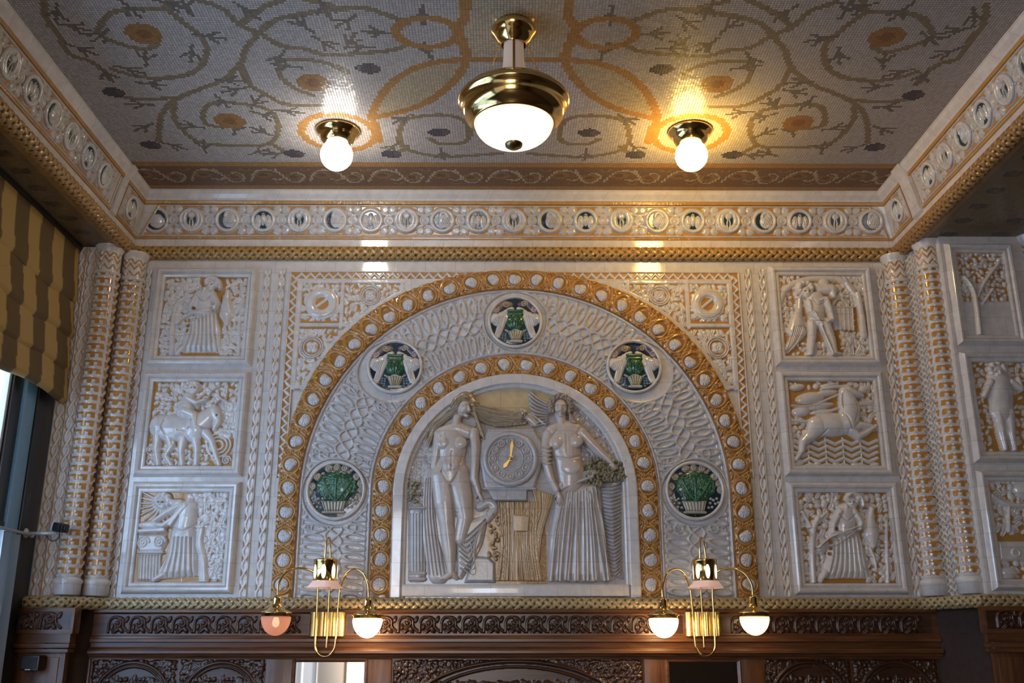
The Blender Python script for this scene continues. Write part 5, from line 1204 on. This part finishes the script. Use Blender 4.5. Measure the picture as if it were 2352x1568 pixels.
MB().lathe([(0, 0), (.009, 0), (.009, .006), (.004, .009), (0, .010)], 0, 0, 0, 20, Matrix.Translation((cx, -.051, cz)) @ Matrix.Rotation(PI/2, 4, 'X')).obj('hub', M_gold, clock, True)
# ================================================================== CEILING LAMPS
def globe_lamp(label, cx, cy, mat, group):
    root = thing('ceiling_globe_lamp', label, 'ceiling lamp', (cx, cy, ZC-.0), group)
    MB().lathe([(.0, 0), (.099, 0), (.102, -.006), (.100, -.014), (.088, -.022), (.080, -.034), (.076, -.050), (.068, -.056), (.062, -.066), (.050, -.070), (.046, -.072)], cx, cy, ZC, 56).obj('brass_canopy', M_brass, root, True)
    pr = [(.046, -.068)]+[(.0735*math.sin(a), -.127+.0735*math.cos(a)) for a in np.linspace(.72, PI, 22)]
    MB().lathe(pr, cx, cy, ZC, 48).obj('globe', mat, root, True)
    for k in range(3): a = 2*PI*k/3+.4; MB().lathe([(0, 0), (.005, 0), (.005, .006), (0, .008)], 0, 0, 0, 12, Matrix.Translation((cx+.066*math.cos(a), cy+.066*math.sin(a), ZC-.060)) @ Matrix.Rotation(a, 4, 'Z') @ Matrix.Rotation(PI/2, 4, 'Y')).obj('screw', M_brass, root, True)
    return root
globe_lamp('left ceiling lamp, brass collar and white lit globe', -.823, -.715, M_globe_cool, None)
globe_lamp('right ceiling lamp, brass collar and yellowish lit globe', .800, -.72, M_globe_warm, None)
# pendant
px, py = -.021, -1.533
pend = thing('pendant_lamp', 'large brass pendant lamp with a white glass bowl, hanging from the centre of the ceiling', 'pendant lamp', (px, py, ZC))
MB().lathe([(0, 0), (.066, 0), (.068, -.010), (.080, -.018), (.087, -.030), (.086, -.042), (.076, -.052), (.072, -.060), (.060, -.080), (.048, -.092), (.046, -.098)], px, py, ZC, 56).obj('ceiling_canopy', M_brass, pend, True)
MB().lathe([(.038, -.085), (.039, -.14), (.041, -.18), (.046, -.23), (.055, -.278), (.058, -.286)], px, py, ZC, 40).obj('glass_tube', M_tube, pend, True)
dish = MB().lathe([(.055, -.284), (.120, -.288), (.150, -.294), (.166, -.305), (.188, -.312), (.203, -.328), (.209, -.340), (.206, -.349), (.198, -.356), (.192, -.366), (.190, -.378), (.184, -.398), (.170, -.414), (.157, -.422), (.155, -.430), (.150, -.434), (.146, -.434), (.144, -.428)], px, py, ZC, 72).obj('brass_dish', M_brass, pend, True)
for rr, zz in ((.153, -.296), (.179, -.309)): MB().lathe([(rr+.004*math.cos(a), zz+.004*math.sin(a)) for a in np.linspace(0, 2*PI, 9)], px, py, ZC, 64).obj('dish_bead', M_brass, dish, True)
MB().lathe([(.145*math.cos(a), -.430-.086*math.sin(a)) for a in np.linspace(0, PI/2-.02, 18)]+[(.0, -.516)], px, py, ZC, 56).obj('glass_bowl', M_bowl, pend, True)
MB().lathe([(.033, -.512), (.031, -.522), (.020, -.530), (.008, -.534), (.0, -.536)], px, py, ZC, 28).obj('finial', simple('aged brass', (.30, .22, .09), .3, 1), pend, True)
MB().lathe([(0, -.020), (.0045, -.020), (.0045, -.286), (.008, -.290), (0, -.294)], px, py-.075, ZC, 12).obj('support_rod', M_brass, pend, True)
def chain(p, q, par):
    p = Vector(p); q = Vector(q); n = 17; m = MB()
    for i in range(n):
        c = p.lerp(q, (i+.5)/n); d = (q-p).normalized(); a = d.cross(Vector((0, 1, 0) if i % 2 else (1, 0, 0))).normalized(); b = d
        pts = [tuple(c+a*.0032*math.cos(t)+b*.0095*math.sin(t)) for t in np.linspace(0, 2*PI, 9)]; m.tube(pts, .0012, 5, False)
    m.obj('chain', M_brass, par, True)
chain((px-.052, py, ZC-.082), (px-.115, py, ZC-.288), pend); chain((px+.052, py, ZC-.082), (px+.115, py, ZC-.288), pend); chain((px, py+.052, ZC-.082), (px, py+.115, ZC-.288), pend)

# ================================================================== WALL SCONCES
def sconce(label, x0, sg, mats):
    """sg=+1: the front loop runs down from the left arm; sg=-1 mirrored"""
    root = thing('wall_sconce', label, 'wall lamp', (x0, -.07, 1.715), 'brass wall lamps with two glass globes')
    X = lambda d: x0+sg*d
    # fluted plate
    n = 72; V = []; F = []
    for i in range(n+1):
        x = -.080+.160*i/n; y = -.078-.012*abs(math.sin(4*PI*i/n))**.8
        V += [(X(x), y, 1.664), (X(x), y, 1.770), (X(x), -.060, 1.770), (X(x), -.060, 1.664)]
    for i in range(n):
        for k in range(4): a = i*4+k; b = i*4+(k+1) % 4; F.append((a, b, b+4, a+4))
    F += [(0, 1, 2, 3), (n*4+3, n*4+2, n*4+1, n*4)]
    mk('fluted_backplate', V, F, simple('brushed brass', (.62, .47, .19), .28, 1), root, False)
    yt = -.105
    # long loop: left lamp - left arm - down - round the bottom - up - right arm - right lamp
    L = [(X(-.208), -.20, 1.835), (X(-.208), -.195, 1.885), (X(-.185), -.175, 1.935), (X(-.140), -.15, 1.960), (X(-.085), -.125, 1.955), (X(-.052), -.112, 1.925), (X(-.046), yt, 1.86)]
    D = [(X(-.046), yt, 1.72), (X(-.045), yt, 1.635), (X(-.040), yt, 1.605), (X(-.022), yt, 1.583), (X(0), yt, 1.576), (X(.022), yt, 1.583), (X(.040), yt, 1.605), (X(.046), yt, 1.635), (X(.048), yt, 1.72)]
    Rr = [(X(.052), yt, 1.82), (X(.058), -.108, 1.885), (X(.085), -.125, 1.940), (X(.125), -.15, 1.957), (X(.170), -.18, 1.935), (X(.196), -.20, 1.880), (X(.200), -.205, 1.825)]
    MB().tube(L+D+Rr, .0052, 12).obj('bent_tube', M_brass, root, True)
    MB().tube([(X(.006), -.103, 1.605), (X(.006), -.103, 1.72), (X(.006), -.103, 1.90), (X(.002), -.105, 2.03), (X(.0), -.112, 2.075), (X(.0), -.135, 2.100), (X(-.008), -.158, 2.085), (X(-.010), -.165, 2.045), (X(-.012), -.165, 2.0)], .0042, 10).obj('centre_tube', M_brass, root, True)
    cxs, cys = X(-.006), -.165
    sh = MB().lathe([(.0, 2.000), (.053, 2.000), (.056, 1.996), (.056, 1.990), (.0535, 1.986), (.0535, 1.905), (.056, 1.903), (.054, 1.900)], cxs, cys, 0, 48).obj('brass_drum', M_brass, root, True)
    for k in range(7):
        a = 2*PI*k/7+.25; V = [(cxs+.0545*math.cos(a), cys+.0545*math.sin(a), 1.943)]; F = []; m = 20
        for i in range(m): t = 2*PI*i/m; aa = a+.20*math.cos(t); V.append((cxs+.0542*math.cos(aa), cys+.0542*math.sin(aa), 1.943+.031*math.sin(t)))
        mk('oval_glass', V, [(0, 1+i, 1+(i+1) % m) for i in range(m)], M_oval, sh, True)
    MB().lathe([(.050, 1.906), (.056, 1.903), (.066, 1.889), (.078, 1.877), (.080, 1.872), (.077, 1.872), (.060, 1.887), (.050, 1.897)], cxs, cys, 0, 48).obj('glass_skirt', M_skirt, root, True)
    for i, (dx, y_, zt) in enumerate(((-.208, -.20, 1.836), (.200, -.205, 1.826))):
        x = X(dx)
        cp_ = MB().lathe([(.0, .004), (.010, .004), (.018, -.004), (.021, -.014), (.021, -.032), (.025, -.038), (.028, -.048), (.042, -.060), (.064, -.068), (.070, -.072), (.070, -.076), (.063, -.078), (.063, -.092), (.060, -.094)], x, y_, zt, 44).obj('brass_cap', M_brass, root, True)
        MB().lathe([(.064, -.090)]+[(.0655*math.cos(a), -.094-.078*math.sin(a)) for a in np.linspace(0, PI/2-.01, 18)]+[(0, -.172)], x, y_, zt, 44).obj('glass_shade', mats[i], cp_, True)
        if mats[i] in (M_half_dim, M_half_mid): MB().lathe([(.008, 0), (.009, -.012), (.013, -.024), (.016, -.036), (.013, -.048), (.006, -.055), (0, -.056)], x, y_, zt-.080, 20).obj('bulb', M_bulb_faint if mats[i] is M_half_dim else M_bulb, cp_, True)
    return root
def bulb_in(x, y, z): pass
sconce('brass wall lamp to the left of the clock relief, its outer globe dim and pink', -.862, 1, (M_half_dim, M_half_bright))
sconce('brass wall lamp to the right of the clock relief, both globes lit', .858, -1, (M_half_mid, M_half_bright))

# ================================================================== OAK PANELLING UNDER THE ROPE MOULDING
def zof(v, y=-.06): return wall(1180, v, y)[1]
pan = thing('wood_panelling', 'dark carved oak panelling along the foot of the back wall', 'wall panelling', (0, -.03, 0))
MB().box(-1.945, 1.955, -.030, -.001, .0, 1.575).obj('boards', M_woodv, pan)
for s_, y_ in ((-1, -.155), (1, -.31)): MB().add([(s_*1.93, -.02, 0), (s_*2.10, y_-.004, 0), (s_*2.10, y_-.004, 1.783), (s_*1.93, -.02, 1.783)], [(0, 1, 2, 3)]).obj('trim_corner_board', simple('dull dark oak', (.028, .012, .007), .75), None, kind='structure')
def mould(name, x0, x1, prof, mat, par, ends=True):
    V = []; F = []
    for y, z in prof: V += [(x0, y, z), (x1, y, z)]
    for i in range(len(prof)-1): F.append((2*i, 2*i+2, 2*i+3, 2*i+1))
    n = len(prof); F += [tuple(2*i for i in range(n)), tuple(2*i+1 for i in range(n-1, -1, -1))]
    o = mk(name, V, F, mat, par, False); return o
mould('cornice', -1.94, 1.95, [(-.001, 1.782), (-.062, 1.782), (-.064, 1.770), (-.056, 1.766), (-.050, 1.762), (-.050, 1.668), (-.058, 1.664), (-.062, 1.655), (-.066, 1.652), (-.066, 1.640), (-.052, 1.636), (-.050, 1.618), (-.056, 1.612), (-.074, 1.606), (-.078, 1.600), (-.078, 1.590), (-.066, 1.586), (-.060, 1.576), (-.052, 1.572), (-.050, 1.566), (-.001, 1.566)], M_wood, pan)
def leaf_frieze(x0, x1, z0, z1, y, par, name='carved_leaf_frieze'):
    R = Rel(x0, x1, z0, z1, .0022, (.04, .016, .009)); K = (.05, .02, .010); h = z1-z0; p = .098; n = int((x1-x0)/p)
    off = (x1-x0-n*p)/2+p/2
    for k in range(n):
        c = x0+off+k*p; z = (z0+z1)/2
        R.path([(c-.046, z0+.006), (c-.044, z+.01), (c-.030, z1-.010), (c-.004, z1-.008), (c+.018, z+.020), (c+.022, z-.010), (c+.044, z0+.008)], .005, .010, K)
        R.spiral(c-.006, z+.004, .020, 1.3, .0055, .012, K, 1.5, -1); R.leaf(c-.012, z-.026, .022, .010, .7, .012, K); R.leaf(c+.012, z-.024, .018, .009, -.9, .012, K); R.ell(c-.004, z+.005, .009, .009, .014, K); R.leaf(c+.034, z+.022, .016, .008, 1.2, .010, K); R.leaf(c-.030, z-.012, .016, .007, 1.5, .010, K)
    return R.mesh(name, M_carved, par, lambda U, V, H: np.stack([U, y-H, V], -1))
for a, b in ((-1.90, -.955), (-.775, .77), (.945, 1.92)): leaf_frieze(a, b, 1.676, 1.756, -.0515, pan)
def arch_panel(cx, r, zc, x0, x1, par, rx=None):
    """arched carved panel: only its crown is in view"""
    rx = rx or r; R = Rel(x0, x1, 1.20, 1.563, .003, (.035, .014, .008)); K = (.05, .02, .01)
    R.foliage((x0+.01, x1-.01, zc, 1.558), int((x1-x0)*(1.56-zc)*2600), .010, .020, .009, K, .5, int(abs(cx)*100))
    U, V = np.meshgrid(R.U, R.Vv); q = np.hypot((U-cx)/rx, np.maximum(V-zc, 0)/r); ins = q < 1; R.H[ins] = .001
    R.foliage((cx-rx*.8, cx+rx*.8, 1.24, zc+r*.62), int(rx*r*3600), .012, .024, .009, K, .5, 9)
    for t, h in ((1.0, .014), (.90, .010)):
        R.path([(cx-rx*t, 1.2), (cx-rx*t, zc)]+[(cx-rx*t*math.cos(a), zc+r*t*math.sin(a)) for a in np.linspace(.05, PI-.05, 24)]+[(cx+rx*t, zc), (cx+rx*t, 1.2)], .0085 if t == 1 else .005, h, K, smooth=False)
    R.mesh('carved_arch_panel', M_carved, par, lambda U, V, H: np.stack([U, -.0315-H, V], -1))
for c in (-1.735, -1.335): arch_panel(c, .175, 1.375, c-.195, c+.195, pan)
for c in (1.335, 1.735): arch_panel(c, .175, 1.375, c-.195, c+.195, pan)
arch_panel(0, .24, 1.315, -.56, .58, pan, .50)
for x0, x1 in ((-1.135, -1.005), (-.685, -.565), (.585, .695), (1.015, 1.135), (-1.945, -1.935)):
    MB().box(x0, x1, -.044, -.030, .6, 1.566, .003).obj('stile', M_woodv, pan, auto=True)
def mirror(label, x0, x1):
    r = thing('wall_mirror', label, 'mirror', ((x0+x1)/2, -.034, .9), 'mirrors under the brass wall lamps'); MB().box(x0, x1, -.040, -.036, .9, 1.553).obj('mirror_glass', M_mirror, r)
    V = []; F = []
    for o_, y in ((.0, -.041), (.004, -.050), (.012, -.052), (.018, -.046), (.018, -.0445)):
        for a, b in ((x0-o_, .9-o_), (x1+o_, .9-o_), (x1+o_, 1.551+o_*.6), (x0-o_, 1.551+o_*.6)): V.append((a, y, b))
    for i in range(4):
        for k in range(4): F.append((i*4+k, i*4+(k+1) % 4, (i+1)*4+(k+1) % 4, (i+1)*4+k))
    mk('oak_frame', V, F, M_wood, r, False)
mirror('mirror below the left brass wall lamp, reflecting a bright window', -1.0, -.690)
mirror('mirror below the right brass wall lamp, reflecting the dark room', .700, 1.010)
def post(label, x0, x1, y, sg, yb):
    r = thing('oak_post', label, 'wooden post', ((x0+x1)/2, y, 0)); xi = lambda d: (x0, x1-d) if sg < 0 else (x0+d, x1)
    a, b = xi(.0); MB().box(a, b, y-.030, yb, 1.672, 1.784, .002).obj('capital_block', M_wood, r, auto=True)
    leaf_frieze(a+.012 if sg > 0 else a+.01, b-.014, 1.690, 1.768, y-.0315, r)
    MB().box(*xi(.012), y-.018, yb, 1.634, 1.672).obj('neck', M_wood, r)
    a, b = xi(.006); MB().box(a, b, y-.034, yb, 1.612, 1.632, .006).box(a, b-.006 if sg < 0 else b, y-.026, yb, 1.592, 1.610, .006).obj('moulding', M_wood, r, auto=True)
    a, b = xi(.030); MB().box(a, b, y, yb, 0, 1.592, .002).obj('shaft', M_woodv, r, auto=True)
    a, b = (a+.02, b-.025) ; MB().box(a, b, y-.006, y+.0, .3, 1.575, .004).obj('raised_panel', M_woodv, r, auto=True)
post('carved oak post at the lower left, below the window reveal', -2.34, -1.955, -.20, -1, -.157)
post('dark carved oak post at the lower right, below the pier reliefs', 2.02, 2.62, -.33, 1, -.312)
# black speaker on the left post
sp = thing('wall_speaker', 'small black box fixed to the left oak post', 'speaker', (-2.11, -.25, 1.52)); x, z = wall(75, 1523, -.25)
MB().box(x-.042, x+.042, -.285, -.213, z-.030, z+.034, .008).obj('box', M_black, sp, auto=True); MB().box(x-.034, x+.034, -.288, -.284, z-.022, z+.026, .003).obj('grille', simple('speaker grille', (.02, .02, .022), .7), sp); MB().box(x-.012, x+.010, -.2895, -.287, z-.027, z-.023).obj('badge', M_steel, sp)
sp.location = (x, -.206, z-.030)
for c in sp.children: c.location = (c.location.x-(x+2.11), c.location.y-(-.206+.25), c.location.z-(z-.030-1.52))

# ================================================================== LEFT WINDOW, BLIND, CURTAIN
XW = -2.215
win = thing('window_1', None, None, (XW, -1.4, 1.0)); win['kind'] = 'structure'
def wbox(name, y0, y1, z0, z1, mat, d0=-.06, d1=.03, b=.003): MB().box(XW+d0, XW+d1, y0, y1, z0, z1, b).obj(name, mat, win, auto=True)
wbox('frame', -.330, -.165, 1.0, 3.54, M_frame, -.05, .012); wbox('outer_stile', -.44, -.338, 1.0, 3.54, M_stile_reflection, -.06, .006)
wbox('inner_stile', -.53, -.442, 1.0, 3.54, M_frame, -.07, -.01); wbox('edge_bead', -.556, -.536, 1.0, 3.54, M_steel, -.07, -.02)
wbox('transom', -3.57, -.40, 2.075, 2.135, M_frame, -.07, -.005); wbox('mullion', -2.10, -2.04, 1.0, 3.54, M_frame, -.07, .0); wbox('sill', -3.59, -.2, .98, 1.03, M_frame, -.08, .08); wbox('far_stile', -3.61, -3.52, 1.0, 3.54, M_frame, -.07, .01)
MB().box(XW-.055, XW-.050, -3.55, -.55, 1.0, 3.54).obj('glass_pane', M_glass, win)
struct('window_2', [(XW-.05, -7.4, 1.0), (XW-.05, -3.9, 1.0), (XW-.05, -3.9, 3.54), (XW-.05, -7.4, 3.54)], [(0, 1, 2, 3)], M_glass)
slab('window_2_light_blocker', XW-.045, XW-.035, -7.4, -3.9, 1.0, 3.54, simple('pale light blocker', (.6, .6, .58), .8))
for i, yy in enumerate((-3.95, -4.8, -5.65, -6.5, -7.38)): slab('window_2_mullion', XW-.09, XW-.0, yy-.04, yy+.04, 1.0, 3.54, M_frame)
# roman blind: five deep folds of striped cloth
YR, YL = -.176, -3.5; XB = -2.190
tiers = [(3.535, 3.222), (3.30, 3.04), (3.11, 2.875), (2.94, 2.735)]
bl = thing('roman_blind', 'folded roman blind in gold and brown stripes over the left window', 'window blind', (XB, -.5, 2.745), None)
BP = .245; LT = (.50, .335, .115); DK = (.16, .105, .042)
for i, (zt, zb) in enumerate(tiers):
    ny, nz = 320, 30; ys = np.linspace(YL, YR, ny); V = np.zeros((nz, ny, 3)); Cl = np.zeros((nz, ny, 3))
    for j in range(nz):
        t = j/(nz-1); z = zt+(zb-zt)*t; bulge = .004+.026*t**1.5+.003*i
        if t > .9: bulge *= 1-(t-.9)*6
        wv = .003*np.sin(ys*23+i*1.3)*t
        V[j, :, 0] = XB+bulge+wv+.004*i; V[j, :, 1] = ys; V[j, :, 2] = z-.010*np.sin(ys*9+i)*t
        s_ = frac((ys+.096+.010*math.sin(t*4+i))/BP); Cl[j] = np.where((s_ < .52)[:, None], DK, LT)
    idx = np.arange(nz*ny).reshape(nz, ny); F = np.stack([idx[:-1, :-1], idx[:-1, 1:], idx[1:, 1:], idx[1:, :-1]], -1).reshape(-1, 4)
    o = mk('fold', V.reshape(-1, 3), F.astype(np.int32), M_blind, bl, True, Cl.reshape(-1, 3)); m = o.modifiers.new('s', 'SOLIDIFY'); m.thickness = .004
MB().box(XB-.02, XB+.02, YL, YR, 3.515, 3.540, .003).obj('head_rail', M_frame, bl)
# cafe curtain on its rail
ct = thing('cafe_curtain', 'pale translucent cafe curtain hanging low in the left window', 'curtain', (XW+.02, -.8, 1.05))
ny, nz = 560, 24; ys = np.linspace(-3.5, -.345, ny); V = np.zeros((nz, ny, 3))
for j in range(nz): t = j/(nz-1); V[j, :, 0] = XW+.035+(.014+.010*t)*np.sin(ys*78+.8*np.sin(ys*11)); V[j, :, 1] = ys-.01*t*(ys+.35); V[j, :, 2] = 2.085-(2.085-1.06)*t
idx = np.arange(nz*ny).reshape(nz, ny); F = np.stack([idx[:-1, :-1], idx[:-1, 1:], idx[1:, 1:], idx[1:, :-1]], -1).reshape(-1, 4)
o = mk('cloth', V.reshape(-1, 3), F.astype(np.int32), M_curtain, ct)
rail = thing('curtain_rail', 'thin grey rail carrying the cafe curtain across the left window', 'curtain rail', (XW+.03, -.3, 2.10))
MB().tube([(XW+.035, -3.5, 2.098), (XW+.035, -.27, 2.098)], .007, 10, False).obj('rod', M_steel, rail, True); MB().lathe([(0, 0), (.012, .004), (.013, .014), (0, .024)], 0, 0, 0, 14, Matrix.Translation((XW+.035, -.27, 2.098)) @ Matrix.Rotation(-PI/2, 4, 'X')).obj('finial', M_steel, rail, True)
MB().box(XW-.02, XW+.035, -.50, -.49, 2.090, 2.106, .002).obj('bracket', M_steel, rail)
# security camera
y = -.275; ax, az = wall(62, 1224, y); bx_, bz = wall(130, 1226, y); kx, kz = wall(137, 1211, y)
cm = thing('security_camera', 'small security camera on a white arm fixed to the window frame at left', 'camera', (XW+.015, y, az))
MB().lathe([(0, 0), (.022, 0), (.022, .006), (.012, .014), (0, .014)], 0, 0, 0, 24, Matrix.Translation((XW+.012, y, az)) @ Matrix.Rotation(PI/2, 4, 'Y')).obj('mount_plate', M_steel, cm, True)
MB().tube([(XW+.02, y, az), ((ax+bx_)/2, y, az-.001), (bx_, y, az)], .0075, 12, False).obj('arm', M_steel, cm, True)
bd = MB().box(-.030, .030, -.025, .030, -.020, .020, .007).box(.028, .040, -.018, .022, -.015, .015, .006).obj('camera_body', M_black, cm, auto=True); bd.location = (kx-(XW+.015), -.0, kz-az); bd.rotation_euler = (0, .18, -.5)
org = _origin(cm)
for v in bd.data.vertices: v.co += org
bd.data.update()
l = MB().lathe([(0, 0), (.012, 0), (.013, .010), (.010, .012), (.0, .010)], 0, 0, 0, 20, Matrix.Translation((.038, 0, 0)) @ Matrix.Rotation(PI/2, 4, 'Y')).obj('lens', M_black, None, True); l.parent = bd
hs = MB().box(-.030, -.012, -.0255, .0305, -.0205, .0205, .007).obj('white_rear_shell', M_steel, None, auto=True); hs.parent = bd
MB().tube([(kx, y, kz-.015), (kx+.004, y-.004, kz-.045), (bx_-.02, y, kz-.060), (bx_-.05, y, az-.006)], .0022, 8).obj('cable', M_black, cm, True)
